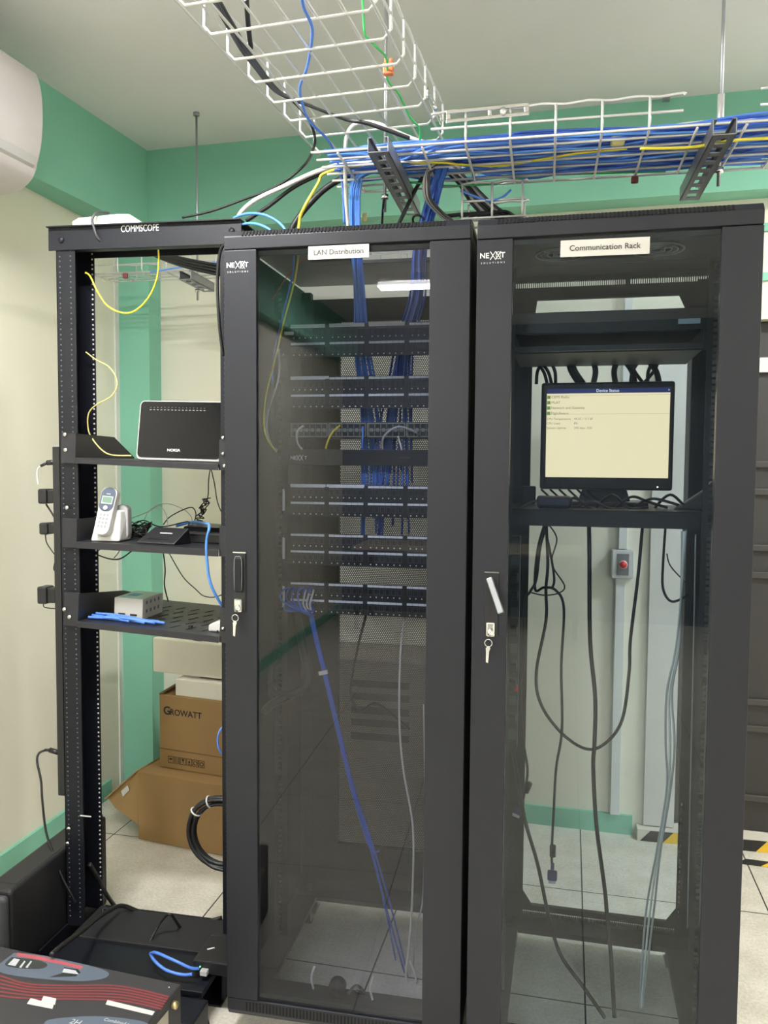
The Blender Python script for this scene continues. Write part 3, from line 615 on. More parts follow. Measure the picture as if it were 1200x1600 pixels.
for k in range(14):                                                # dark tangle behind the monitor, top
    xs = [835, 850, 858, 888, 926, 965, 975, 1000, 1030, 893, 1012, 1022, 842, 985][k]; xe = [855, 838, 868, 905, 927, 962, 992, 985, 1005, 912, 1030, 1012, 862, 1006][k]
    cable('monitor_cable', cg((xs, 562, .46), ((xs+xe)/2+(-1)**k*4, 580, .47), (xe, 600, .48)), .0080 if k in (3, 4, 5, 6, 9, 10) else .0048, CBL, 'black cable dropping behind the top edge of the monitor', group='cables behind the monitor')
for k in range(8):
    xs = 812+k*30; cable('loose_cable', cg((xs, 795-random.random()*8, .22+.02*k), (xs+25, 785-random.random()*14, .24), (xs+52, 796-random.random()*12, .26), (xs+80, 793, .3)), .0036, CBL if k % 3 else GRAYP, 'loose black cable heaped on the monitor shelf', group='loose cables on the monitor shelf')
for k in range(6):
    xs = 846+k*14; cable('loose_cable', cg((xs, 765, .46), (xs+14, 778, .42), (xs+28, 792, .36)), .0030, CBL, 'thin black cable slanting from under the monitor to its shelf', group='thin cables under the monitor')
tag(MB().box(-.045, .045, -.03, .03, 0, .030).build('power_adapter', mat('blue_black_plastic', (.02, .03, .055), .4), loc=(U(860, 797, z=zms).x+.01, .26, zms+.001), bevel=.008), 'dark blue adapter brick on the left of the monitor shelf', 'adapter')
tag(MB().box(-.028, .028, -.02, .02, 0, .004).build('paper_slip', PAPER, loc=U(1083, 806, y=.20)+Vector((-.02, 0, .006)), rot=(0, .03, 0)), 'white paper slip at the right end of the monitor shelf', 'paper')
tag(MB().prism([(-.05, 0), (.05, 0), (.05, .085), (.02, .05)], -.012, .012, 'y').build('power_adapter', GRAYP, loc=(U(1085, 800, y=.25).x, .26, zms+.001), bevel=.004), 'grey angular adapter standing at the right end of the monitor shelf', 'adapter')
tag(MB().box(-.02, .02, -.03, .03, 0, .05).build('power_adapter', CBL, loc=(U(826, 770, y=.45).x, .46, zms+.001), bevel=.004), 'black adapter block left of the monitor foot', 'adapter')
for k in range(3):
    cable('network_cable', cg((1072-k*3, 830, .16+k*.01), (1058+k*2, 1000, .17), (1042+k*4, 1080, .17), (1040+k*7, 1160, .17), (1042+k*3, 1230, .18), (1026+k*3, 1330, .18), (1010+k*6, 1420, .18), (1002+k*4, 1520, .18), (1000+k*2, 1575, .18)), .0026, GREY if k != 1 else WCB,
          'grey cable trailing down the right rail of the right cabinet', group='grey cables beside the right rail')
cable('steel_rod', [U(1087, 835, y=.12), U(1083, 1040, y=.12), U(1078, 1260, y=.12), U(1074, 1450, y=.12)], .0016, STEEL, 'slim bright steel rod upright near the right cabinet door hinge', 'rod')

p = U(540, 1030, y=1.02)
bc = thing('equipment_case', 'dark grey case on the floor behind the left cabinet, seen through its perforated door', 'case', (-.86, 1.02, 0))
MB().box(0, .66, 0, .30, .03, p.z).build('case', mat('case_grey', (.20, .18, .15), .6), bc, .006)
m = MB()
for k in range(5): m.box(.34, .56, -.004, 0, p.z-.10-k*.05, p.z-.075-k*.05)
m.build('front_grille', INB, bc); MB().box(.02, .64, .02, .28, 0, .03).build('plinth', INB, bc)

# ================================================================== open two-post rack
RY0 = .25; XL, XR = -1.217, -.655; RH = 2.134
rk = thing('open_rack', 'open black two-post rack with holed uprights left of the cabinets', 'rack', ((XL+XR)/2, RY0, 0)); ox = (XL+XR)/2
def upright(s):
    x0 = XL if s < 0 else XR; i = 1 if s < 0 else -1               # i: direction to the inside
    m = MB(); z0, z1 = .07, RH-.02
    W1, DP = .060, .105
    x0 -= ox
    m.box(x0, x0+i*.004, 0, DP, z0, z1)                            # web
    m.box(x0, x0+i*W1, 0, .004, z0, z1); m.box(x0, x0+i*W1, DP-.004, DP, z0, z1)   # flanges
    m.box(x0+i*.044, x0+i*.048, .004, .012, z0, z1)
    o = m.build('upright', BLK2, rk, .001)
    h = MB(); h2 = MB(); g = MB(); z = z0+.03; k = 0
    while z < z1-.02:
        for h_, xx in ((h, .012), (h2, .046)):
            h_.cyl((x0+i*xx, -.0006, z), (x0+i*xx, .001, z), .0026, 8)
        g.cyl((x0+i*(W1-.006), DP-.0052, z), (x0+i*(W1-.006), DP-.0035, z), .0030, 8)
        z += (.0159, .0159, .0127)[k % 3]; k += 1
    h2.build('front_holes', mat('hole_grey', (.075, .078, .085), .5), o); h.build('front_holes', mat('hole_grey', (.075, .078, .085), .5), o); g.build('rear_holes', mat('hole_rim_bright', (.55, .54, .50), .5), o)
    return o
upright(-1); upright(1)
SK = .030                                                         # the shelves and top rail sag slightly to the right
tb = MB(); Tt = Matrix.Translation((0, -.005, RH)) @ Matrix.Rotation(.012, 4, 'Y')
wx = (XR-XL)/2
tb.prism([(-.012, .004), (-.012, 0), (.0, 0), (.0, -.062), (.004, -.062), (.004, 0), (.12, 0), (.12, .004)], -wx-.02, wx+.005, 'x', T=Tt)
tb.prism([(.004, -.062), (.03, -.062), (.03, -.058), (.004, -.058)], -wx, wx, 'x', T=Tt)
tb.prism([(.112, -.058), (.116, -.058), (.116, 0), (.112, 0)], -wx, wx, 'x', T=Tt)
top = tb.build('top_rail', BLK2, rk, .001)
MB().cyl((-wx+.022, -.0052, RH-.03), (-wx+.022, -.010, RH-.03), .009, 6).build('bolt', BLK, rk); MB().cyl((wx-.022, -.0052, RH-.03), (wx-.022, -.010, RH-.03), .009, 6).build('bolt', BLK, rk)
pl = U(220, 358, y=RY0)
text('COMMSCOPE', .0265, WINK, 'logo_lettering', rk, Matrix.Translation((pl.x-ox, -.0062, pl.z)) @ Matrix.Rotation(.012, 4, 'Y') @ FRONT, .0, sx=.72)
ft = MB()                                                         # base angles standing on the floor
for x in (XL-ox+.0, XR-ox-.065):
    ft.box(x, x+.065, -.16, .20 if x < 0 else .30, 0, .006)
    ft.box(x if x < 0 else x+.059, (x if x < 0 else x+.059)+.006, -.14, .14 if x < 0 else .28, .006, .075)
ft.box(XL-ox+.065, XR-ox-.065, .0, .006, .0, .08)
ft.box(XL-ox+.065, XR-ox-.065, DPB := .105, .111, .0, .08)
ft.build('base_angle', BLK2, rk, .001)
for (a, b) in ((105, 679), (106, 703), (108, 793), (104, 951), (112, 963), (111, 1292), (109, 1315)):
    p = U(a, b, y=RY0)
    MB().cyl((p.x-ox, -.0095, p.z), (p.x-ox, -.0135, p.z), .0058, 12).build('screw', CHROME, rk)
for (a, b) in ((351, 684), (351, 709), (351, 981), (353, 728)):
    p = U(a, b, y=RY0); MB().cyl((p.x-ox, -.0095, p.z), (p.x-ox, -.0135, p.z), .0052, 12).build('screw', CHROME, rk)
# shelves
def shelf(label, pxl, pyl, depth, lip, bh, sl=.03, brk=0, slots=False):
    p = U(pxl, pyl, y=RY0+.0)
    t = thing('rack_shelf', label, 'shelf', (-1.155, RY0-.006, p.z), 0, 'shelves of the open rack', rot=(0, sl, 0))
    w = .440
    m = MB(); y0 = -.012
    m.box(0, w, y0, y0+depth, -.002, 0); m.box(0, w, y0, y0+.002, -lip, -.002); m.box(0, w, y0+depth-.002, y0+depth, -lip, -.002)
    t_ = m.build('shelf_plate', mat('shelf_black', (.018, .018, .024), .4), t, .0008)
    if slots:
        s = MB()
        for r in range(5):
            for c in range(7):
                x = .12+c*.05+(r % 2)*.02
                if x < w-.04: s.prism([(x, .03+r*.062), (x+.004, .03+r*.062), (x+.004+.012, .03+r*.062+.04), (x+.012, .03+r*.062+.04)], .0002, .0008, 'z')
        s.build('vent_slots', SHAFT, t_)
    for x, sgn in ((0, 1), (w-.002, -1)):
        b = MB()
        b.prism([(y0-.0, -lip), (y0, bh*.96), (y0+depth*.62, bh*.92 if not brk else bh*.6), (y0+depth, .004 if not brk else bh*.12), (y0+depth, -lip)], x, x+.002, 'x')
        if x == 0: b.build('side_bracket', MATS['shelf_black'], t)
        b2 = MB(); b2.box(x-.05 if x == 0 else x, x if x == 0 else x+.05, -.003, 0, -lip, bh*.96)
        b2.build('mounting_ear', MATS['shelf_black'], t)
    return t, p.z
sh1, z1 = shelf('highest black shelf of the open rack, carrying the flat black tablet-like device', 128, 715, .34, .017, .072, sl=.036)
sh2, z2 = shelf('middle black shelf of the open rack, carrying the cordless phone', 122, 845, .34, .020, .068, sl=.026)
sh3, z3 = shelf('lowest black shelf of the open rack with slanted vent slots, carrying a small box', 132, 969, .42, .018, .085, sl=.055, brk=1, slots=True)
def on(z0, sl, x): return z0-(x+1.155)*math.tan(sl)               # shelf height at x
# white access point strapped on top
a = U(120, 345, y=RY0+.03); b = U(226, 338, y=RY0+.03)
ap = thing('access_point', 'white rounded wireless access point lying on top of the open rack', 'access point', ((a.x+b.x)/2, RY0+.055, RH+.006), 0, rot=(0, .012, 0))
wv = (b.x-a.x)/2
m = MB(); m.prism([(-wv, .006), (-wv, .016), (-wv+.02, .026), (wv-.07, .032), (wv-.035, .030), (wv, .008), (wv, .004), (-wv+.01, .004)], -.05, .055, 'y'); m.build('shell', WHT, ap, .003)
m = MB()
for x in (-wv+.03, -.01, .05): m.box(x, x+.018, -.052, .05, 0, .006)
m.build('foot', WHT, ap)
cable('velcro_strap', cg((170, 333, .30), (152, 332, .25), (144, 343, .235), (147, 356, .235), (152, 370, .238), (162, 380, .26), (180, 390, .34)), .0038, GRAYP, 'dark grey strap looped over the white device down across the rack top', 'strap')
# flat gateway with white rim and NOKIA mark
g0 = U(213, 713, y=.36); g1 = U(218, 620, y=.38); wg = .275; hg = (g1-g0).z
gt = thing('gateway', 'flat black glossy gateway with a white rim leaning upright on the highest shelf', 'gateway', (g0.x, .355, on(z1, .036, g0.x)+.001), 0, rot=(math.radians(-8), .022, 0))
def rr(x0, x1, z0, z1, r, n=5):
    o = []
    for cx, cz, a0 in ((x1-r, z1-r, 0), (x0+r, z1-r, 90), (x0+r, z0+r, 180), (x1-r, z0+r, 270)):
        for k in range(n+1): q = math.radians(a0+90*k/n); o.append((cx+r*math.cos(q), cz+r*math.sin(q)))
    return o
MB().prism(rr(0, wg, 0, hg, .016), 0, .022, 'y').build('white_rim', WHT, gt, .003)
MB().prism(rr(.005, wg-.005, .007, hg-.003, .013), -.002, .001, 'y').build('black_front', mat('piano_black', (.006, .006, .008), .12, spec=.3), gt)
text('NOKIA', .0115, WINK, 'logo_lettering', gt, TF(.122, -.003, .030), .02, sx=1.15)
m = MB()
for i in range(16): m.box(.035+i*.0115, .041+i*.0115, -.0026, -.002, hg-.029, hg-.0275); m.box(.0370+i*.0115, .0385+i*.0115, -.0026, -.002, hg-.022, hg-.0205)
m.build('indicator_print', mat('faint_print', (.35, .36, .38), .5), gt)
cable('fiber_cable', cg((244, 368, .27), (248, 400, .28), (245, 435, .30), (232, 465, .31), (212, 485, .31), (192, 489, .31), (168, 478, .31), (152, 455, .31), (141, 432, .31), (133, 426, .30)), .0026, YEL, 'yellow cable looping down from the rack top rail to the left upright')
cable('fiber_cable', cg((134, 550, .32), (150, 562, .32), (172, 575, .32), (183, 597, .32), (175, 618, .32), (150, 633, .32), (139, 645, .32), (137, 662, .32), (141, 680, .32), (158, 702, .32), (175, 711, .32), (205, 712, .33)), .0021, mat('pale_yellow_jacket', (.72, .62, .22), .4), 'thin pale yellow cable winding from the left upright down to the highest shelf')
tag(MB().tube([Vector((.012*math.cos(k*PI/8), 0, .012*math.sin(k*PI/8))) for k in range(16)], .0012, 6, closed=True).build('cable_loop', mat('pale_yellow_jacket', (.5, .5, .2)), loc=U(164, 436, y=1.05)), 'tiny yellow-green wire ring hanging from the rear wire tray', 'wire loop')
# cordless phone in its base
ph = thing('cordless_phone', 'white and grey cordless phone standing in its white base', 'phone', U(172, 846, y=RY0+.045)*1, 0, rot=(0, 0, .12)); ph.location.z = on(z2, .026, ph.location.x)+.001
m = MB()
q = [Vector(v) for v in ((-.045, -.035, 0), (.043, -.035, 0), (.048, .045, 0), (-.040, .045, 0), (-.032, -.010, .092), (.036, -.010, .090), (.046, .030, .090), (-.024, .030, .092))]
m.hexa(q); bs = m.build('base', WHT, ph, .006, 3)
MB().prism(rr(.008, .050, .0, .105, .018), .012, .044, 'y').build('charging_cradle', mat('silver_plastic', (.45, .45, .46), .35), ph, .004)
Th = Matrix.Translation((-.004, -.036, .014)) @ Matrix.Rotation(-.33, 4, 'X') @ Matrix.Rotation(.09, 4, 'Y')
hs = MB().prism([(p[0]*(1-.10*(1-p[1]/.145)), p[1]) for p in rr(-.0245, .0245, 0, .145, .021, 7)], -.026, 0, 'y', T=Th).build('handset', WHT, ph, .003)
hf = MB().prism(rr(-.0215, .0215, .070, .142, .019, 7), -.0275, -.026, 'y', T=Th).build('handset_face', mat('slate_plastic', (.08, .10, .15), .35), hs)
MB().box(-.0165, .0165, -.0285, -.0275, .092, .116, Th).build('display_frame', mat('silver_plastic', (.45, .45, .46)), hs)
MB().box(-.0135, .0135, -.0292, -.0285, .096, .113, Th).build('display', mat('lcd_green', (.16, .26, .20), .3), hs)
text('vtech', .006, WINK, 'logo_lettering', hs, Th @ Matrix.Translation((0, -.0278, .123)) @ FRONT)
MB().cyl(Th @ Vector((0, -.0275, .080)), Th @ Vector((0, -.030, .080)), .0068, 16).build('navigation_key', WHT, hs)
for r in range(4):
    for c in range(3): MB().box(-.0135+c*.0102-.0, -.0065+c*.0102, -.0272, -.0258, .056-r*.0115, .0635-r*.0115, Th).build('key', mat('key_grey', (.30, .30, .33), .4), hs, .0015)
# modem (wedge) and rounded adapter box on middle shelf
mo_ = thing('modem', 'flat black wedge-shaped modem with a white bar on its sloped face', 'modem', U(213, 848, y=.27)*1, 0); mo_.location.z = on(z2, .026, mo_.location.x)+.0005; mo_.rotation_euler = (0, .026, 0)
Tm = Matrix.Identity(4)
m = MB(); m.hexa([Vector(v) for v in ((0, 0, 0), (.118, 0, 0), (.140, .07, 0), (.03, .07, 0), (0, 0, .004), (.118, 0, .004), (.140, .05, .046), (.032, .05, .046))]); m.build('case', PLAST, mo_, .002)
sl_ = lambda u, v: Vector((.0, .0, .004)).lerp(Vector((.032, .05, .046)), v).lerp(Vector((.118, 0, .004)).lerp(Vector((.140, .05, .046)), v), u)+Vector((0, -.0008, .0009))
m = MB(); m.add([sl_(.36, .58), sl_(.70, .58), sl_(.70, .63), sl_(.36, .63)], [(0,1,2,3)]); m.build('white_bar', WINK, mo_)
m = MB(); m.add([sl_(.2, .22), sl_(.75, .22), sl_(.75, .33), sl_(.2, .33)], [(0,1,2,3)]); m.build('port_recess', SHAFT, mo_)
rb = thing('media_converter', 'low black rounded box behind the blue cord on the middle shelf', 'network box', (-.815, .44, on(z2, .026, -.815)+.0005), 0, rot=(0, .026, 0))
MB().prism([(-.075, 0), (-.075, .03), (-.06, .046), (0, .05), (.03, .05), (.07, .03), (.07, 0)], -.075, .10, 'x').build('case', PLAST, rb, .003)
MB().box(-.06, .085, -.078, -.075, .025, .028).build('silver_seam', GRAYP, rb)
BC = CBL
C2 = [('grey wire arching highest above the middle shelf', cg((200, 812, .45), (230, 800, .45), (245, 790, .45), (262, 787, .45), (285, 795, .45), (298, 806, .45), (300, 815, .45)), .0013, GREY),
 ('second grey wire arching over the modem', cg((225, 815, .42), (232, 800, .42), (250, 792, .42), (260, 805, .42), (262, 820, .4)), .0012, GREY),
 ('black wire rising from the modem towards the knotted cord', cg((255, 820, .42), (265, 808, .42), (285, 797, .42), (300, 793, .42), (306, 802, .42), (304, 815, .42)), .0018, BC),
 ('black wire bent in a flat arch over the modem back', cg((213, 818, .42), (225, 813, .41), (245, 822, .41), (262, 822, .4), (293, 815, .38), (294, 822, .38)), .0018, BC),
 ('black cord hanging from the highest shelf down to the knotted bundle', cg((329, 730, .5), (326, 750, .45), (325, 775, .45), (320, 790, .45)), .0017, BC),
 ('second black cord from the highest shelf swinging right behind the upright', cg((329, 730, .5), (335, 755, .48), (340, 785, .46), (349, 806, .44)), .0017, BC),
 ('black cord running under the middle shelf from the upright', cg((136, 861, .40), (150, 866, .4), (170, 873, .4), (188, 873, .4), (207, 860, .4)), .0022, BC),
 ('black wire crossing behind the sagging cord below the middle shelf', cg((137, 874, .42), (150, 864, .42), (157, 858, .42)), .0014, BC),
 ('short black wire below the middle shelf beside the sagging cord', cg((178, 872, .41), (184, 865, .41), (188, 858, .41)), .0014, BC),
 ('straight black cord dropping from the middle shelf to behind the small box', cg((255, 862, .5), (258, 890, .5), (257, 915, .55), (263, 940, .56)), .0022, BC),
 ('black wire sagging from the middle shelf to the right upright', cg((263, 862, .5), (285, 900, .5), (305, 920, .5), (318, 931, .5), (335, 933, .5), (352, 927, .5)), .0017, BC),
 ('black wire drooping under the lowest shelf', cg((283, 990, .45), (300, 999, .45), (318, 1001, .45), (335, 994, .45)), .0018, BC)]
for l, p, r, m_ in C2: cable('cord', p, r, m_, l, 'cord')
pts = []
for k in range(26):
    t_ = k/25; ang = k*2.3; pts.append(U(323-t_*14+10*math.cos(ang)*(.6+.4*math.sin(k)), 778+t_*40+6*math.sin(ang*1.3), y=.45+.012*math.sin(ang)))
cable('knotted_cord', pts, .0017, BC, 'black cord knotted in a bundle above the right end of the middle shelf', 'cord', sub=5)
pts = []
for k in range(60):
    pts.append(U(212+20*math.sin(k*1.7)+6*math.sin(k*.6), 828+11*math.cos(k*2.3)+3*math.sin(k*.9), y=.40+.04*math.sin(k*1.1)))
cable('cord_heap', pts, .0016, BC, 'heap of tangled black cord between phone and modem', 'cord', sub=4)
cable('network_cable', cg((275, 822, .40), (300, 816, .42), (322, 818, .34), (327, 824, .235), (323, 845, .232), (323, 870, .235), (326, 900, .24), (333, 922, .245), (347, 947, .27)), .0042, LBLUE, 'bright blue network cable hanging over the middle shelf front edge')
# lowest shelf: small box, blue straps, white adapter
pb = U(178, 953, y=.33)
bx = thing('device_box', 'small printed carton with a pale green top on the lowest shelf', 'box', (pb.x, .33, on(z3, .055, pb.x+.05)+.001), 0, rot=(0, .04, .02))
bw, bd, bh = .092, .135, .062
MB().box(0, bw, 0, bd, 0, bh).build('carton', mat('carton_grey', (.50, .49, .44), .6), bx, .001)
MB().box(.003, bw-.003, .003, bd-.003, bh, bh+.0008).build('carton_top', mat('carton_mint', (.42, .60, .50), .5), bx)
MB().box(.020, .050, .04, .085, bh+.0008, bh+.0012).build('blue_mark', mat('mark_teal', (.10, .35, .45), .5), bx)
m = MB()
for c in range(4):
    for r in range(2):
        y = .022+c*.026; z = .018+r*.026; m.box(bw, bw+.0006, y, y+.009, z, z+.010)
m.build('side_icons', mat('icon_blue', (.10, .14, .25), .6), bx)
m = MB(); m.box(.014, .036, -.0006, 0, .010, .016); m.box(.052, .074, -.0006, 0, .010, .016); m.build('black_badges', INK, bx)
for k in range(7):
    p0 = U(138+k*6, 966-(k*3) % 9, y=RY0+.02+.012*(k % 4)); z_ = on(z3, .055, p0.x)+.006+.004*(k % 3)
    L_ = .13+.02*((k*5) % 4); x_ = p0.x
    cable('blue_strap', [(x_, p0.y, z_), (x_+L_*.5, p0.y+.008*(-1)**k, on(z3, .055, x_+L_*.5)+.007+.003*(k % 3)), (x_+L_, p0.y+.004, on(z3, .055, x_+L_)+.006)], .0042, BLUE, 'short blue cable length lying in a pile on the lowest shelf', 'cable piece', group='blue cable lengths on the lowest shelf')
p = U(338, 982, y=RY0+.02); wa = thing('adapter', 'white power adapter at the right end of the lowest shelf', 'adapter', (p.x-.008, RY0+.03, on(z3, .055, p.x)+.001), 0, rot=(0, .055, 0))
MB().prism([(-.022, 0), (.03, 0), (.03, .030), (.0, .030), (-.022, .018)], -.0, .055, 'y').build('case', WHT, wa, .004); MB().cyl((.008, -.0005, .004), (.008, -.002, .004), .0025, 8).build('socket', INK, wa)
tag(MB().prism([(-.006, -.004), (.004, -.004), (.005, .004), (-.005, .004)], 0, .006, 'z').build('cage_nut', INK, loc=(U(298, 973, y=.30).x, .30, on(z3, .055, U(298, 973, y=.30).x)+.001)), 'tiny black screw lying between the slots of the lowest shelf', 'screw')

# power strip behind the left upright with its plugs
u0 = U(87, 698, y=.30); u1 = U(95, 1240, y=.30); wz = U(104, 698, y=.30)
ps = thing('power_strip', 'long black vertical power strip fixed behind the left upright of the open rack', 'power strip', (u0.x-.002, .285, u1.z))
MB().box(0, .05, 0, .045, 0, u0.z-u1.z).build('body', PLAST, ps, .002)
m = MB()
for k in range(14): m.box(-.0008, .001, .008, .037, .03+k*.065, .06+k*.065)
m.build('outlets', GRAYP, ps)
def adapter(label, x0, x1, y0, y1, yy=.30):
    a = U(x0, y1, y=yy); b = U(x1, y0, y=yy); t = thing('power_adapter', label, 'adapter', (a.x, yy, a.z))
    MB().box(0, (b.x-a.x)*.55, -.012, .035, 0, b.z-a.z).build('case', PLAST, t, .006, 3)
    MB().box((b.x-a.x)*.55, b.x-a.x, -.006, .029, .004, b.z-a.z-.004).build('plug_head', CBL, t, .003)
adapter('highest of three black power adapters plugged in left of the open rack', 62, 86, 764, 787)
adapter('middle of three black power adapters plugged in left of the open rack', 64, 87, 817, 835)
adapter('lowest of three black power adapters plugged in left of the open rack', 61, 87, 917, 943)
def plug(label, pts):
    t = thing('power_plug', label, 'plug', U(*pts[0][:2], y=.30))
    o = MB(); w = [U(a, b, y=c) for a, b, c in pts]
    o.cyl(w[0], w[1], .008, 10); o.cyl(w[1], w[2], .0045, 8)
    q = o.build('plug_body', PLAST, t, world=True)
plug('black plug at the top left of the power strip, above the adapters', [(86, 722, .30), (74, 723, .30), (64, 728, .30)])
plug('black plug low on the power strip with a long hanging cord', [(92, 1176, .30), (78, 1172, .30), (70, 1172, .30)])
cable('power_cable', cg((66, 726, .30), (59, 733, .30), (58, 745, .30), (60, 757, .30)), .0022, WCB, 'short pale cord hanging from the top left plug beside the beige wall')
cable('power_cable', cg((71, 1172, .30), (61, 1177, .29), (58, 1190, .28), (64, 1220, .27), (66, 1250, .26), (72, 1300, .25), (84, 1335, .24), (97, 1370, .235), (112, 1398, .235), (118, 1410, .24)), .0034, CBL, 'black cord hanging from the low plug down past the left upright')
cable('power_cable', cg((72, 788, .31), (80, 800, .31), (87, 812, .31)), .0028, CBL, 'short black cord below the highest adapter')
cable('power_cable', cg((71, 835, .31), (73, 848, .31), (82, 862, .31), (87, 870, .31), (84, 888, .31), (87, 893, .31)), .0018, CBL, 'thin black cord curling below the middle adapter')
cable('power_cable', cg((68, 943, .31), (70, 949, .31), (88, 951, .31)), .0016, CBL, 'thin black cord leaving the lowest adapter')

# things on the floor around the rack
ub = thing('battery_unit', 'flat black unit lying in the foot of the open rack', 'battery unit', (-1.14, .155, .081))
Yb = U(345, 1462, z=.10).y
MB().box(0, .47, -.30+.15, .0, 0, .016).build('front_tray', BLK2, ub, .002)
MB().box(0, .46, .0, .16, 0, .024).build('case', INB, ub, .002)
bd_ = thing('network_terminal', 'small black box with a white logo and a lit green dot beside the rack foot', 'network box', (U(318, 1500, z=.13).x, U(318, 1490, z=.13).y, .107))
MB().box(-.02, .085, -.05, .07, 0, .035).build('case', PLAST, bd_, .003)
MB().prism([(.0, .0), (.016, .012), (.013, .015), (-.003, .003)], .0351, .0356, 'z').build('logo_mark', WINK, bd_)
MB().box(.006, .026, -.066, -.05, .004, .018).build('grey_connector', GREY, bd_, .002)
MB().cyl((0.001, -.0505, .02), (0.001, -.052, .02), .0018, 8).build('green_led', mat('led_green', (.05, .4, .1), .4, emit=(.1, 1, .3), es=3), bd_)
cable('network_cable', cg((235, 1490, .10), (245, 1489, .06), (275, 1502, .04), (300, 1513, .05), (318, 1512, .08)), .0042, BLUE, 'upper strand of the doubled blue cable on the rack foot')
cable('network_cable', cg((235, 1490, .10), (242, 1502, .05), (260, 1516, .03), (285, 1523, .03), (300, 1522, .03)), .0042, BLUE, 'lower strand of the doubled blue cable ending in a grey boot')
cable('network_cable', cg((325, 1447, .3), (320, 1458, .27), (315, 1468, .23)), .0038, BLUE, 'short blue cable standing up behind the rack foot')
fp = thing('battery_case', 'low wide black case on the floor in front of the open rack', 'battery case', (-1.19, -.10, 0))
MB().box(0, .54, 0, .10, 0, .085).build('case', BLK2, fp, .004)
MB().cyl((.40, .05, .085), (.40, .05, .088), .008, 12).build('bright_knockout', CHROME, fp)
MB().box(.0, .535, -.004, .0, .060, .064).build('edge_strip', GRAYP, fp)
# tall case standing left of the post
ts = thing('tower_ups', 'narrow black upright power supply case between rack and left wall', 'power supply', (-1.315, .0, 0))
MB().box(0, .088, .012, .50, 0, .30).build('case', mat('ups_black', (.016, .016, .018), .5), ts, .010, 3)
MB().box(.002, .086, -.012, .012, .004, .292).build('front_bezel', mat('ups_bezel', (.05, .052, .056), .4), ts, .012, 3)
MB().box(.012, .076, .05, .5, .3002, .3008).build('top_sticker', INK, ts)
MB().box(.030, .034, -.0125, -.0115, .03, .28).build('bezel_groove', SHAFT, ts)
# inverter in the foreground
iv = thing('inverter', 'dark grey inverter box with red stripes and blue-grey oval panels in the bottom left corner', 'inverter', (U(283, 1537, z=.225).x, U(283, 1537, z=.225).y, 0), -.085)
ivb = MB().box(-.66, 0, -.40, 0, 0.002, .225).build('case', mat('inverter_grey', (.035, .034, .038), .55, noise=.15, nscale=400), iv, .004)
zt_ = .2252
IVI = chain(iv).inverted()
def onlid(pts):
    return [(q.x, q.y) for q in (IVI @ U(a, b, z=zt_) for a, b in pts)]
def patch(pts, name, m_, dz=0): return MB().prism(onlid(pts), zt_+dz, zt_+dz+.0004, 'z').build(name, m_, ivb)
ta = onlid(smooth2([(-60, 1512), (0, 1525), (40, 1537), (100, 1540), (175, 1540), (220, 1547), (264, 1558)], 5)); tb_ = onlid(smooth2([(-60, 1545), (0, 1556), (60, 1561), (110, 1561), (180, 1563), (220, 1569), (252, 1577)], 5))
for k in range(6):
    c_ = [(a[0]*(1-k/5)+b[0]*k/5, a[1]*(1-k/5)+b[1]*k/5) for a, b in zip(ta, tb_)]
    MB().prism([(a, b+.0026) for a, b in c_]+[(a, b-.0026) for a, b in c_[::-1]], zt_, zt_+.0004, 'z').build('red_stripe', mat('stripe_red', (.20, .035, .04), .5), ivb)
BG = mat('panel_blue_grey', (.10, .125, .17), .45); LG = mat('label_grey_print', (.5, .52, .55), .5); WD = mat('window_dark', (.03, .035, .035), .25)
patch(smooth2([(22, 1489), (60, 1492), (100, 1500), (140, 1509), (165, 1517), (170, 1524), (158, 1530), (130, 1533), (95, 1532), (50, 1528), (20, 1524), (0, 1519), (-4, 1510), (22, 1489)], 4)[:-1], 'display_panel', BG)
patch(smooth2([(18, 1496), (60, 1501), (74, 1508), (62, 1514), (30, 1513), (8, 1508), (18, 1496)], 4)[:-1], 'display_window', WD, .0005)
patch([(100, 1512), (122, 1515), (126, 1520), (118, 1526), (78, 1527), (97, 1521)], 'label_window', WD, .0005)
patch([(27, 1489), (60, 1494), (100, 1503), (130, 1510), (127, 1515), (100, 1508), (60, 1500), (25, 1494)], 'red_bar', mat('bar_red', (.42, .09, .11), .5), .0005)
patch([(22, 1498), (31, 1500), (24, 1510), (12, 1508)], 'panel_icon', LG, .001)
for a_ in (34, 44): patch([(a_+4, 1502), (a_+6, 1503), (a_-1, 1513), (a_-4, 1512)], 'panel_icon', LG, .001)
patch([(100, 1514), (118, 1517), (123, 1523), (97, 1520)], 'small_label', LG, .001)
patch(smooth2([(68, 1602), (75, 1594), (105, 1590), (150, 1588), (200, 1592), (232, 1600), (236, 1616), (70, 1616), (68, 1602)], 4)[:-1], 'name_panel', BG)
patch([(42, 1569), (48, 1560), (84, 1570), (82, 1577)], 'white_label', PAPER, .0006); patch([(64, 1566), (68, 1557), (88, 1561), (86, 1571)], 'white_label', PAPER, .0011)
patch([(165, 1570), (168, 1563), (242, 1581), (238, 1587)], 'white_label', PAPER, .0006)
q_ = onlid([(164, 1593)])[0]
text('Combined power', .013, LG, 'panel_lettering', ivb, Matrix.Translation((q_[0]+.045, q_[1], zt_+.001)) @ Matrix.Rotation(.02, 4, 'Z'))
q_ = onlid([(118, 1598)])[0]; text('2H', .022, LG, 'panel_lettering', ivb, Matrix.Translation((q_[0], q_[1], zt_+.001)))
m = MB(); m.box(0, .002, -.30, -.06, .10, .200); m.build('side_panel', mat('bare_metal', (.45, .42, .36), .4, metal=.5), ivb, .001)
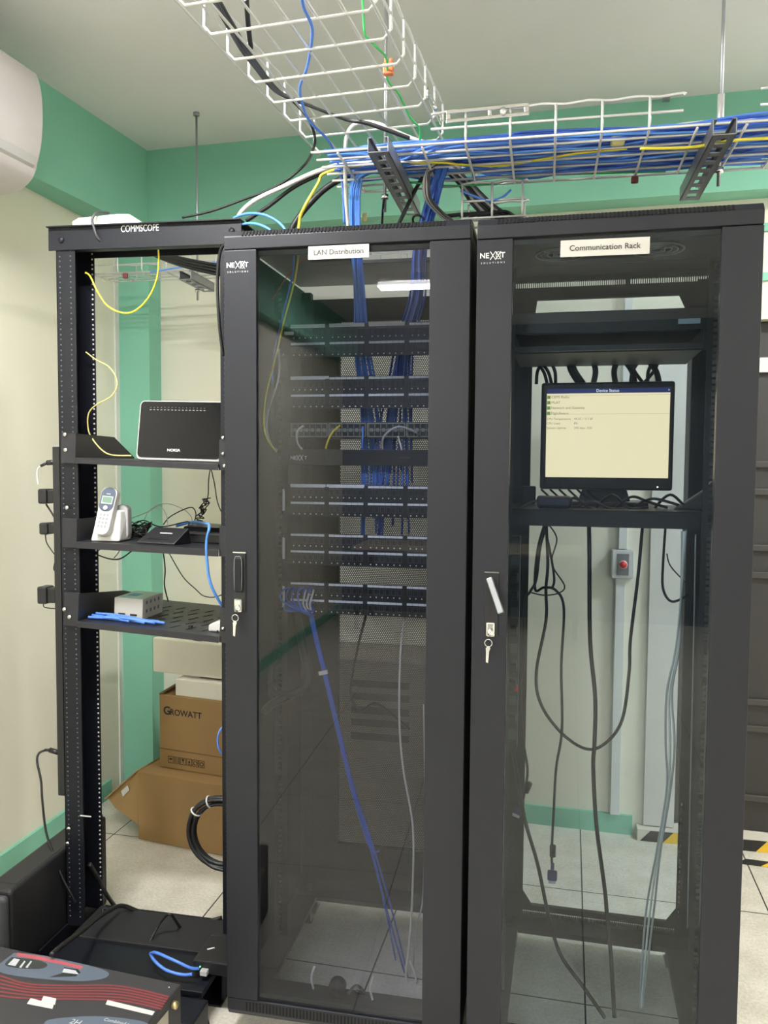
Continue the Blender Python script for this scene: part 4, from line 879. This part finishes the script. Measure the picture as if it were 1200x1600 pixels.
for k in range(4): MB().cyl((.002, -.04-k*.085, .200-.01*(k % 2)), (.012, -.04-k*.085, .200-.01*(k % 2)), .009, 10).build('terminal_screw', mat('brass', (.62, .50, .26), .35, metal=.8), ivb)
MB().cyl((-.02, -.02, zt_), (-.02, -.02, zt_+.001), .003, 8).build('screw', CHROME, ivb)
cable('power_cable', [U(80, 1492, z=.24), U(100, 1475, z=.235), U(130, 1453, z=.19), U(150, 1436, z=.16), U(172, 1422, z=.14), U(190, 1415, z=.13), U(215, 1424, z=.10), U(250, 1440, z=.07), U(300, 1445, z=.09), U(347, 1434, z=.10)], .0065, CBL, 'thick black cable rising from the inverter over the rack foot')
cable('power_cable', [U(140, 1350, z=.25), U(155, 1375, z=.18), U(168, 1400, z=.12), U(188, 1424, z=.03), U(215, 1436, z=.02), U(260, 1440, z=.02), U(300, 1450, z=.02), U(347, 1456, z=.02)], .0065, CBL, 'thick black cable sweeping from the left upright along the floor behind')
cable('power_cable', [U(230, 1480, z=.09), U(245, 1450, z=.13), U(258, 1432, z=.16), U(268, 1430, z=.165), U(280, 1447, z=.11), U(292, 1462, z=.08)], .0042, CBL, 'black cable forming an upside-down loop over the rack foot')
cable('power_cable', [U(160, 1430, z=.10), U(162, 1420, z=.11), U(175, 1424, z=.10), U(178, 1432, z=.09)], .0045, CBL, 'small black cable loop beside the left foot of the rack')
cable('power_cable', [U(318, 1515, z=.11), U(315, 1540, z=.06)+Vector((0, 0, 0)), U(318, 1570, z=.03), U(326, 1600, z=.012)], .0028, CBL, 'thin black cord falling from the small lit box to the floor')

# cardboard boxes and foam behind the rack
B0 = U(216, 1311, z=0); B1 = U(344, 1337, z=0)
yw = math.atan2(B1.y-B0.y, B1.x-B0.x)
ht = U(216, 1205, y=B0.y).z
lb = thing('cardboard_box', 'large plain brown cardboard box on the floor with an open flap', 'cardboard box', B0*1, yw)
MB().box(0, .62, 0, .40, .0005, ht).build('carton', CARD, lb, .003)
fl = MB(); c0 = [Vector(v) for v in ((0, .0, ht), (0, .40, ht), (-.215, .38, ht-.135), (-.200, .05, ht-.165))]
nrm = (c0[1]-c0[0]).cross(c0[3]-c0[0]).normalized()*.005
fl.hexa(c0+[v+nrm for v in c0]); flo = fl.build('side_flap', CARD, lb)
fk = MB(); fk.hexa([Vector(v) for v in ((-.002, .002, ht-.215), (-.002, .006, ht-.002), (-.20, .07, ht-.165), (-.15, .05, ht-.19), (-.002, .007, ht-.215), (-.002, .011, ht-.002), (-.20, .075, ht-.165), (-.15, .055, ht-.19))]); fk.build('front_flap', CARD, lb)
A_, B_, C_ = Vector((-.002, .001, ht-.002)), Vector((-.20, .069, ht-.165)), Vector((-.002, .001, ht-.215))
MB().add([A_+(B_-A_)*a+(C_-A_)*b+Vector((-.001, -.003, 0)) for a, b in ((.30, .10), (.52, .10), (.46, .24), (.24, .22))], [(0,1,2,3)]).build('paper_sticker', PAPER, lb)
G0 = U(248, 1213, y=B0.y+.05); gh = U(248, 1086, y=B0.y+.05).z-ht
gb = thing('cardboard_box', 'brown cardboard box printed GROWATT stacked on the larger plain box', 'cardboard box', (G0.x, B0.y+.06, ht+.001), yw)
MB().box(0, .50, 0, .34, 0, gh).build('carton', CARD, gb, .003)
MB().box(-.0005, .5005, -.001, .341, .073, .077).build('seam_line', CARDD, gb)
MB().hexa([Vector(v) for v in ((0, 0, gh), (0, .33, gh), (.03, .33, gh+.05), (.02, .0, gh+.003), (0, 0, gh+.004), (0, .33, gh+.004), (.03, .33, gh+.054), (.02, 0, gh+.007))]).build('side_flap', CARDD, gb)
text('G', .046, INK, 'brand_lettering', gb, TF(.036, -.001, gh-.063), .02); text('ROWATT', .034, INK, 'brand_lettering', gb, TF(.122, -.001, gh-.066), .015, sx=.98)
m = MB()
for k in range(6):
    x = .040+k*.028; z = .022
    for a_ in ((x, x+.025, z, z+.0015), (x, x+.025, z+.026, z+.0275), (x, x+.0015, z, z+.0275), (x+.0235, x+.025, z, z+.0275)): m.box(a_[0], a_[1], -.0012, 0, a_[2], a_[3])
    if k == 0: m.box(x+.006, x+.019, -.0012, 0, z+.013, z+.018); m.box(x+.011, x+.0135, -.0012, 0, z+.018, z+.021)
    if k == 1: [m.box(x+a_, x+a_+.003, -.0012, 0, z+.004, z+.023) for a_ in (.006, .016)]
    if k == 2: m.prism([(x+.006, z+.023), (x+.019, z+.023), (x+.0135, z+.012), (x+.0135, z+.005), (x+.0115, z+.005), (x+.0115, z+.012)], -.0012, 0, 'y')
    if k == 3: m.box(x+.006, x+.019, -.0012, 0, z+.004, z+.006); m.prism([(x+.0125, z+.022), (x+.018, z+.010), (x+.007, z+.010)], -.0012, 0, 'y')
    if k > 3: m.tube([Vector((x+.0125+.0075*math.cos(j*PI/4), -.0008, z+.0135+.0075*math.sin(j*PI/4))) for j in range(8)], .0014, 4, closed=True)
m.build('handling_symbols', INK, gb)
F0 = U(282, 1092, y=B0.y+.10)
f1 = thing('foam_block', 'small white foam packing piece with a recess lying on the printed box', 'foam', (F0.x, B0.y+.055, ht+gh+.001), yw)
fz = .075
m = MB(); m.box(0, .36, 0, .05, -.0, fz*.9); m.box(0, .08, .05, .26, 0, fz); m.box(.30, .36, .05, .26, 0, fz); m.box(.08, .30, .2, .26, 0, fz); m.box(.08, .30, .05, .2, 0, fz*.45); m.build('foam_body', FOAM, f1, .004)
f2z = U(250, 1055, y=B0.y+.22).z
f2 = thing('foam_block', 'larger thick white foam packing piece on top of the smaller foam', 'foam', (U(250, 1055, y=B0.y+.16).x, B0.y+.10, ht+gh+fz+.002), yw)
fh = U(250, 1000, y=B0.y+.16).z-U(250, 1052, y=B0.y+.16).z
m = MB(); m.box(0, .46, 0, .07, 0, fh); m.box(0, .08, .07, .26, 0, fh); m.box(.38, .46, .07, .26, 0, fh); m.box(.08, .38, .2, .26, 0, fh); m.box(.08, .38, .07, .2, 0, fh*.6); m.build('foam_body', FOAM, f2, .006)
# cable coil hanging from the right upright
cc = U(340, 1303, y=.30)
ct = thing('cable_coil', 'black cable coil tied with white ties hanging behind the right upright', 'cable coil', cc*1)
m = MB()
for k in range(5):
    R_ = .098+.004*(k % 3)-.003*k; dx = .0015*k
    m.tube([Vector((R_*1.02*math.cos(a*PI/16)+dx, .010*math.sin(k*2)+.02, R_*1.03*math.sin(a*PI/16)-.003*k)) for a in range(32)], .0058, 8, closed=True)
m.build('coil', CBL, ct)
cable('coil_end', [Vector((-.085, .02, -.03)), Vector((-.065, .015, -.075)), Vector((-.02, .01, -.108)), Vector((.05, .01, -.115))], .0055, CBL).parent = ct
for a_ in (2.55, 1.95):
    v = Vector((.092*math.cos(a_), .02, .092*math.sin(a_))); n_ = v.normalized()
    MB().tube([v+Vector((n_.x*math.cos(b)*.017, math.sin(b)*.017, n_.z*math.cos(b)*.017)) for b in (k*PI/6 for k in range(12))], .0025, 6, closed=True).build('cable_tie', WHT, ct)
cable('network_cable', cg((349, 1135, .33), (343, 1143, .32), (340, 1158, .32), (343, 1172, .32), (350, 1182, .33)), .0030, BLUE, 'blue cable bulging out behind the right upright beside the boxes')
cable('power_cable', cg((366, 372, .18), (346, 388, .20), (340, 430, .21), (341, 480, .21), (344, 520, .215), (349, 556, .23)), .0045, CBL, 'black cable bowing down between the open rack and the left cabinet')
tag(MB().box(-.018, .018, -.001, 0, -.0018, .0018).build('cable_tie', WHT, loc=U(134, 1275, y=.245)), 'small white tie on the left upright near the floor', 'cable tie')

# ================================================================== wire trays and struts
def wire_tray(name, label, o, yaw, L, W, H, sp=.1, nl=7, near=None, far=None, r=.0030, rims=(.5, 1), start=0, ends=(0, 0)):
    """tray running along local +x from 0 to L, width along +y; near/far: list of (x0,x1) with side walls"""
    t = thing(name, label, 'cable tray', o, yaw)
    m = MB()
    for k in range(nl):
        y = W*k/(nl-1); m.tube([Vector((-ends[0], y, 0)), Vector((L+ends[1], y, 0))], r, 6)
    m.build('bottom_wires', ZINC, t)
    near = near if near is not None else [(0, L)]; far = far if far is not None else [(0, L)]
    for nm, y, seg in (('side_wires', 0, near), ('side_wires', W, far)):
        m = MB()
        for a, b in seg:
            for q in rims:
                zz = H*q; P = []
                if q == 1:
                    x = a
                    while x < b-.001: P += [Vector((x, y, zz)), Vector((min(x+sp*.5, b), y, zz+.004))]; x += sp
                    P.append(Vector((b, y, zz)))
                    m.tube(P, r, 6, sub=3)
                else: m.tube([Vector((a, y, zz)), Vector((b, y, zz))], r, 6)
        if seg: m.build(nm, ZINC, t)
    m = MB(); x = start
    while x <= L+.001:
        P = []; R_ = .012
        nin = any(a-.001 <= x <= b+.001 for a, b in near); fin = any(a-.001 <= x <= b+.001 for a, b in far)
        if nin: P += [Vector((x, -r, H)), Vector((x, -r, R_))]
        P += [Vector((x, R_ if nin else 0, -r*1.6)), Vector((x, W-R_ if fin else W, -r*1.6))]
        if fin: P += [Vector((x, W+r, R_)), Vector((x, W+r, H))]
        m.tube(P, r, 6); x += sp
    m.build('cross_wires', ZINC, t)
    return t
# tray 1 comes from the room towards the wall, over the cabinets
T1Z = 2.292
v1 = Vector((.074, 1, 0)).normalized(); L1 = 1.3
e1 = Vector((-.438, .212, T1Z)) - v1*L1
wire_tray('cable_tray', 'wire mesh cable tray overhead running towards the viewer, almost empty', e1+Vector((.342, -.02, 0)), PI/2-.074, L1, .338, .085, start=.0, near=None, far=None, ends=(0, .035))
# tray 2 runs across above both cabinets
T2Z = 2.203
wire_tray('cable_tray', 'wire mesh cable tray full of blue cables running across above both cabinets', (-.38, .0, T2Z), .0, 2.2, .29, .066, start=.065, near=[(.285, .835), (.99, 2.2)], far=[(.0, 2.2)], ends=(0, 0))
wire_tray('cable_tray', 'small piece of wire tray hanging just above the cabinets where the blue cables drop', (U(722, 342, y=.2).x, .2, U(722, 342, y=.2).z), 0, .16, .16, .085, sp=.075, nl=3, start=.0)
wire_tray('cable_tray', 'thin wire tray behind the open rack in front of the green column', (-1.545, 1.0, 2.195), 0, 1.6, .14, .062, sp=.1, nl=4, r=.0024)
jp0 = U(697, 186, y=-.012)
jp = thing('splice_plate', 'bright slotted plate joining the tray sides above the left cabinet', 'splice plate', (jp0.x, -.009, jp0.z-.006), 0, rot=(0, -.02, 0))
m = MB(); lw_ = .185; m.box(0, lw_, 0, .003, -.002, .006); m.box(0, lw_, 0, .003, .018, .026); m.box(0, .01, 0, .003, .006, .018); m.box(.095, .102, 0, .003, .006, .018); m.box(lw_-.01, lw_, 0, .003, .006, .018); m.build('plate', CHROME, jp, .001)
MB().cyl((.128, -.006, .012), (.128, .004, .012), .008, 8).build('bolt', CHROME, jp)
jq0 = U(672, 150, y=-.0)
jq = thing('splice_plate', 'bright slotted plate on the right side of the overhead tray end', 'splice plate', e1+v1*(L1-.20)+Vector((.349, 0, .02)), PI/2-.074)
m = MB(); m.box(0, .16, 0, .003, 0, .007); m.box(0, .16, 0, .003, .018, .025); m.box(0, .01, 0, .003, 0, .025); m.box(.15, .16, 0, .003, 0, .025); m.build('plate', CHROME, jq, .001)
MB().cyl((.08, -.004, .012), (.08, .006, .012), .008, 8).build('bolt', CHROME, jq)
# strut channels under tray 2
def strut(label, x, y0, y1, z, wd=.048, ht=.034, lab=''):
    t = thing('strut_channel', label, 'strut', (x, y0, z)); L = y1-y0; th = .0025
    m = MB(); m.box(-wd/2, -wd/2+th, 0, L, 0, ht); m.box(wd/2-th, wd/2, 0, L, 0, ht)
    m.box(-wd/2, -wd/2+.009, 0, L, ht-th, ht) ; m.box(wd/2-.009, wd/2, 0, L, ht-th, ht)
    m.box(-wd/2, wd/2, 0, .0, 0, 0)
    y = 0; m.box(-wd/2, -wd/2+.013, 0, L, 0, th); m.box(wd/2-.013, wd/2, 0, L, 0, th)
    while y < L-.001:
        m.box(-wd/2+.013, wd/2-.013, y, min(y+.022, L), 0, th); y += .050
    m.build('channel', DSTEEL, t, .0006); return t
s1a = U(582, 218, z=2.165); s1b = U(612, 305, z=2.165)
s1 = strut('grey slotted strut channel slung under the tray above the left cabinet', s1a.x, -.085, .375, 2.160)
s2 = strut('grey slotted strut channel slung under the tray above the right cabinet', U(1120, 230, z=2.165).x, -.05, .375, 2.160)
s3 = strut('short grey strut channel under the thin rear tray', -1.16, .98, 1.20, 2.155)
for s, yy, zb_, rr_, zt2_ in ((s1, .17, -.055, .0045, CEIL), (s2, .40, 0, .0045, CEIL), (s3, .12, -.045, .0045, CEIL)):
    pass
def rod(label, x, y, z0, slv=None):
    t = thing('threaded_rod', label, 'rod', (x, y, z0))
    MB().cyl((0, 0, 0), (0, 0, CEIL-z0), .0042, 10).build('rod', STEEL, t)
    MB().cyl((0, 0, CEIL-z0-.012), (0, 0, CEIL-z0-.0005), .012, 10).build('ceiling_anchor', DSTEEL, t)
    if slv: MB().cyl((0, 0, slv[0]-z0), (0, 0, slv[1]-z0), .0075, 12).build('coupling_sleeve', ZINC, t)
    MB().cyl((0, 0, .030), (0, 0, .042), .010, 6).build('nut', CHROME, t)
r1 = U(602, 200, y=.14)
rod('bright threaded rod from the ceiling through the overhead tray to the left strut', r1.x, .14, 2.10)
r2 = U(1126, 175, y=.18); rod('bright threaded rod with a sleeve holding the strut above the right cabinet', r2.x, .18, 2.13, (2.235, 2.34))
rod('dark threaded rod from the ceiling down to the thin rear tray', -1.16, 1.09, 2.10)
MB_c = thing('ceiling_anchor', 'small dark bracket on the ceiling edge near the end of the tray rim', 'bracket', U(1041, 149, z=CEIL)-Vector((0, 0, .0)))
MB().box(-.012, .012, -.008, .008, -.02, -.0005).build('bracket', DSTEEL, MB_c)
gc = thing('ground_clamp', 'orange copper grounding clamp on the green wire in the overhead tray', 'clamp', U(607, 107, y=-.1))
m = MB(); m.box(-.011, .011, -.008, .008, -.014, .010); m.build('clamp_body', ORNG, gc, .002); MB().cyl((-.006, 0, .010), (-.006, 0, .020), .004, 8).build('clamp_bolt', ORNG, gc); MB().cyl((.006, 0, .010), (.006, 0, .020), .004, 8).build('clamp_bolt', ORNG, gc)
tag(MB().box(-.009, .009, -.007, .007, -.016, .0).build('clamp', mat('rust_red', (.20, .05, .05), .6), loc=U(992, 276, z=2.197), bevel=.003), 'small rust-red clamp under the tray of blue cables', 'clamp')
tag(MB().box(-.009, .009, -.007, .007, -.010, .010).build('clamp', MATS['rust_red'], loc=U(196, 431, y=1.0), bevel=.003), 'small rust-red clamp on the thin rear tray', 'clamp')

# --- cables in the trays
SH = [BLUE, BLUE, LBLUE, BLUE2]
n = 0
for k in range(64):
    yy = .035+.215*random.random(); zz = T2Z+.006+.030*random.random()*(1-abs(yy-.14)/.2)
    P = []; drop = (1 if k % 2 == 0 else 2) if k < 44 else 0
    x_end = -.33 if drop == 1 else (-.10 if drop == 2 else -.36)
    x = 1.75; j = 0
    while x > x_end+.10:
        P.append(Vector((x, min(.27, max(.012, yy+.035*math.sin(j*1.1+k)+.012*random.random())), zz+.008*math.sin(j*1.7+k*2)+.010*max(0, x-.6)))); x -= .17+.03*random.random(); j += 1
    if drop == 1:
        bx_ = U(555, 340, y=.22).x+.014*(random.random()-.5)*2; by = .22+.02*(random.random()-.5)
        P += [Vector((bx_+.045, .18, zz+.002)), Vector((bx_+.008, .20, zz-.02)), Vector((bx_, by, 2.12)), Vector((bx_+.003, by+.01, 2.03)), Vector((bx_+.004*math.sin(k), by+.06, 1.90)), Vector((bx_+.012*math.sin(k), by+.09, 1.78)), Vector((bx_+.02+.02*math.sin(k), .33, 1.60)), Vector((bx_+.03+.03*math.sin(k), .33, 1.35+.1*math.sin(k*1.3)))]
    elif drop == 2:
        bx_ = U(662, 330, y=.22).x+.016*(random.random()-.5)*2; by = .22+.02*(random.random()-.5)
        P += [Vector((bx_+.075, .16, zz+.004)), Vector((bx_+.045, .19, zz-.015)), Vector((bx_+.018, by, 2.13)), Vector((bx_-.008, by, 2.03)), Vector((bx_-.022+.006*math.sin(k), by+.06, 1.92)), Vector((bx_-.06+.01*math.sin(k), by+.09, 1.80)), Vector((bx_-.08+.03*math.sin(k), .33, 1.62)), Vector((bx_-.09+.05*math.sin(k), .33, 1.38+.12*math.sin(k*1.3)))]
    else:
        P += [Vector((x_end+.06, yy, zz)), Vector((x_end, yy, zz))]
    cable('network_cable', P, .0029, SH[k % 4], ('blue network cable in the tray dropping straight into the left cabinet' if drop == 1 else 'blue network cable from the tray slanting down into the left cabinet' if drop == 2 else 'blue network cable lying in the ceiling tray right through'),
          group=('blue cables of the straight drop', 'blue cables of the slanting drop', 'blue cables staying in the tray')[(drop-1) if drop else 2], n=6, sub=4)
for k in range(10):
    P = [U(1200+60, 185+k*6, y=.1+.015*k), U(1100, 190+k*6, y=.1+.015*k), U(1000, 204+k*5, y=.1+.015*k), U(900, 212+k*5, y=.1+.015*k), U(800, 222+k*4, y=.1+.015*k), U(700, 232+k*4, y=.1+.015*k), U(600, 238+k*4, y=.1+.015*k)]
    P = [Vector((p.x, min(.27, p.y), max(T2Z+.004, min(p.z, T2Z+.06)))) for p in P]
    cable('network_cable', P, .0027, GREY if k % 3 else WCB, 'thin pale grey cable among the blue ones in the ceiling tray', group='pale cables in the ceiling tray', n=6)
cable('network_cable', [U(1230, 215, y=.06), U(1150, 219, y=.05), U(1080, 230, y=.04), U(1000, 232, y=.03)], .0035, YEL, 'yellow cable at the right end of the full ceiling tray')
cable('network_cable', [U(980, 232, z=T2Z), U(900, 240, z=T2Z), U(840, 250, z=T2Z), U(780, 259, z=T2Z), U(720, 257, z=T2Z), U(690, 254, z=T2Z), U(640, 254, z=T2Z)], .0030, YEL, 'long yellow cable along the underside of the blue cables')
for l, a_, b_, in (('yellow tape band round the blue cables, left of the two', 655, 230), ('small yellow tag on the blue cables above the right cabinet', 965, 220)):
    tag(MB().box(-.035 if a_ < 700 else -.016, .035 if a_ < 700 else .016, -.012, .012, -.010, .010).build('yellow_tape', mat('pale_yellow_tape', (.75, .68, .30), .6), loc=U(a_, b_, y=.08 if a_ > 700 else .12), bevel=.006), l, 'tape')
cable('ground_wire', cg((1040, 268, .27), (900, 272, .27), (830, 275, .26), (770, 287, .25), (700, 290, .22), (640, 285, .2)), .0022, GRN, 'green wire running low through the full tray and down by the small tray piece')
cable('ground_wire', cg((566, -30, -.28), (569, 45, -.24), (575, 60, -.22), (590, 75, -.20), (604, 92, -.14), (606, 125, -.08), (622, 145, -.04), (632, 165, 0), (642, 185, .03), (655, 200, .06), (656, 220, .08)), .0026, GRN, 'green grounding wire hanging through the overhead tray')
cable('network_cable', cg((470, -20, -.5), (474, 10, -.45), (487, 40, -.38), (487, 65, -.32), (480, 105, -.2), (469, 135, -.12), (472, 160, -.05), (484, 190, .02), (512, 218, .1), (525, 245, .16), (535, 290, .2), (538, 350, .22)), .0032, BLUE, 'single blue cable weaving through the overhead tray down to the left cabinet')
cable('network_cable', cg((650, 255, .15), (620, 240, .17), (600, 228, .18), (560, 232, .2), (560, 260, .22)), .0030, LBLUE, 'light blue cable curving out at the left end of the full tray')
for k in range(5):
    o = k*3.2
    cable('power_cable', [U(318+o, -20, z=T1Z+.03+.004*k), U(352+o*.8, 35, z=T1Z+.02+.004*k), U(375+o*.8, 75, z=T1Z+.014+.003*k), U(398+o*.6, 105, z=T1Z+.012+.003*k), U(425+o*.5, 138, z=T1Z+.012+.003*k), U(448+o*.3, 152, z=T1Z+.012+.003*k), U(485+o*.2, 166, z=T1Z+.010+.003*k)]+([U(540, 186+k, z=T1Z+.006), U(575, 192+k*2, z=T1Z-.01), U(640, 215+k*2, z=T2Z+.05)] if k < 2 else []), .0036, CBL if k % 2 else GRAYP,
          'dark cable of the bundle along the left side of the overhead tray', group='dark cables in the overhead tray')
cable('power_cable', [U(385, 0, z=T1Z+.05), U(388, 40, z=T1Z+.03), U(392, 75, z=T1Z+.02)], .005, CBL, 'short dark cable joining the bundle high in the overhead tray')
cable('power_cable', [U(455, 155, z=T1Z+.01), U(478, 180, z=T1Z+.0), U(490, 205, z=T1Z-.01), U(491, 228, z=T1Z-.03), U(478, 255, y=.3), U(450, 280, y=.32), U(420, 297, y=.33), U(380, 312, y=.34), U(330, 330, y=.34), U(285, 340, y=.34)], .0036, CBL, 'black cable swooping from the overhead tray end down to the open rack top')
# cables from tray 2 down-left to the rack and left cabinet
cable('power_cable', cg((690, 240, .2), (640, 233, .19), (610, 250, .2), (570, 255, .2), (530, 258, .21), (490, 270, .23), (440, 293, .25), (400, 312, .27), (378, 330, .28), (370, 345, .28)), .0062, WCB, 'thick white cable arching from the tray down to the open rack')
cable('power_cable', cg((660, 262, .22), (600, 256, .23), (540, 258, .23), (510, 268, .24), (460, 292, .26), (420, 322, .28), (385, 345, .29)), .0055, CBL, 'black cable arching just below the thick white one')
cable('power_cable', cg((700, 268, .24), (640, 262, .24), (590, 262, .24), (550, 272, .24), (515, 290, .25), (490, 312, .26), (468, 338, .26), (455, 362, .26), (450, 400, .27)), .0085, CBL, 'thickest black conduit curving into the left cabinet top')
cable('power_cable', cg((640, 268, .25), (590, 262, .25), (560, 262, .25), (535, 262, .25)), .006, GRAYP, 'dark cable end among the bundle at the left end of the tray')
cable('network_cable', cg((600, 256, .16), (540, 262, .17), (505, 272, .18), (498, 285, .18), (488, 302, .18), (475, 325, .18), (468, 345, .19), (466, 385, .19), (466, 400, .18)), .0040, YEL, 'yellow cable bending from the tray down into the left cabinet')
cable('network_cable', cg((365, 341, .26), (385, 334, .24), (410, 335, .22), (432, 345, .21), (447, 362, .2), (450, 390, .2)), .0036, LBLUE, 'upper of two light blue cables arching from the rack to the left cabinet')
cable('network_cable', cg((370, 352, .26), (390, 349, .24), (408, 352, .22), (424, 362, .21), (430, 385, .2)), .0036, LBLUE, 'lower of two light blue cables arching from the rack to the left cabinet')
cable('network_cable', cg((690, 228, .1), (655, 220, .1), (620, 206, .1), (590, 193, .1), (565, 191, .1), (548, 200, .11), (540, 225, .12), (540, 300, .15), (544, 355, .18), (545, 400, .2)), .0048, WCB, 'off-white cable hooking over the tray end and down into the left cabinet')
for k in range(4):
    cable('power_cable', cg((720, 262, .14+k*.012), (690, 250+k*2, .14+k*.012), (672, 262+k*2, .14), (663+k*2, 285, .15), (666+k*2, 310, .17), (684+k*2, 332, .2), (705+k*2, 352, .22), (712, 380, .24)), .0050, GRAYP if k % 2 else GREY, 'dark grey striped cable bowing in front of the slanting blue bundle', group='grey cables bowing by the slanting blue bundle')
for k in range(6):
    cable('power_cable', cg((690+k*4, 262, .24), (715+k*4, 285, .25), (735+k*6, 315, .25), (755+k*8, 338, .26)), .0040, (CBL, GREY, GRAYP)[k % 3], 'dark cable slanting down to the small tray piece', group='cables at the small tray piece')
for k in range(5):
    cable('power_cable', cg((690+k*14, 338, .25), (730+k*14, 334-k, .25), (765+k*10, 338, .26), (800+k*6, 345, .28)), .0040, CBL, 'black cable lying on the cabinet tops behind the vents', group='black cables on the cabinet tops')
cable('network_cable', cg((720, 298, .2), (745, 308, .2), (765, 314, .2), (785, 308, .2), (798, 297, .21)), .0030, BLUE, 'single blue cable sagging in front of the small tray piece')
cable('power_cable', cg((600, 310, .1), (598, 330, .15), (597, 350, .2)), .003, CBL, 'thin black cable dropping below the left strut')
cable('power_cable', cg((668, 265, .24), (650, 295, .24), (635, 325, .24), (622, 352, .24)), .0055, CBL, 'black cable slanting down beside the left strut into the cabinet')
for k in range(4):
    cable('power_cable', cg((210+k*4, 383-k*2, .40), (240, 392+k*2, .5), (290, 405+k*4, .7), (345, 415+k*5, .85), (400, 425+k*6, .9)), .0055, CBL, 'black cable stretched from the rack top to the right behind the rack', group='black cables behind the open rack top')
cable('network_cable', cg((235, 425, .95), (280, 418, .95), (320, 412, .9), (350, 410, .9)), .003, BLUE, 'blue cable running along the thin rear tray')
tag(MB().tube([Vector((.016*math.cos(k*PI/8), 0, .016*math.sin(k*PI/8))) for k in range(16)], .003, 6, closed=True).build('velcro_tie', CBL, loc=U(654, 345, y=.22), rot=(.9, .3, 0)), 'black tie round the slanting blue bundle above the left cabinet', 'cable tie')
tag(MB().box(-.006, .006, -.004, .004, -.012, .012).build('cable_end', mat('pale_yellow_tape', (.7, .7, .3)), loc=U(570, 340, y=.24), bevel=.002), 'pale yellow cable end beside the straight blue drop', 'cable end')

# ================================================================== rest of the room, seen only in the glass
dk = thing('desk', 'long beige desk standing behind the viewer', 'desk', (-.7, -5.4, 0))
MB().box(-.8, .9, -.35, .35, .71, .74).build('desktop', mat('desk_beige', (.45, .40, .32), .5), dk, .004)
for x in (-.78, .84):
    for y in (-.33, .29): MB().box(x, x+.04, y, y+.04, 0, .71).build('leg', BLK2, dk)
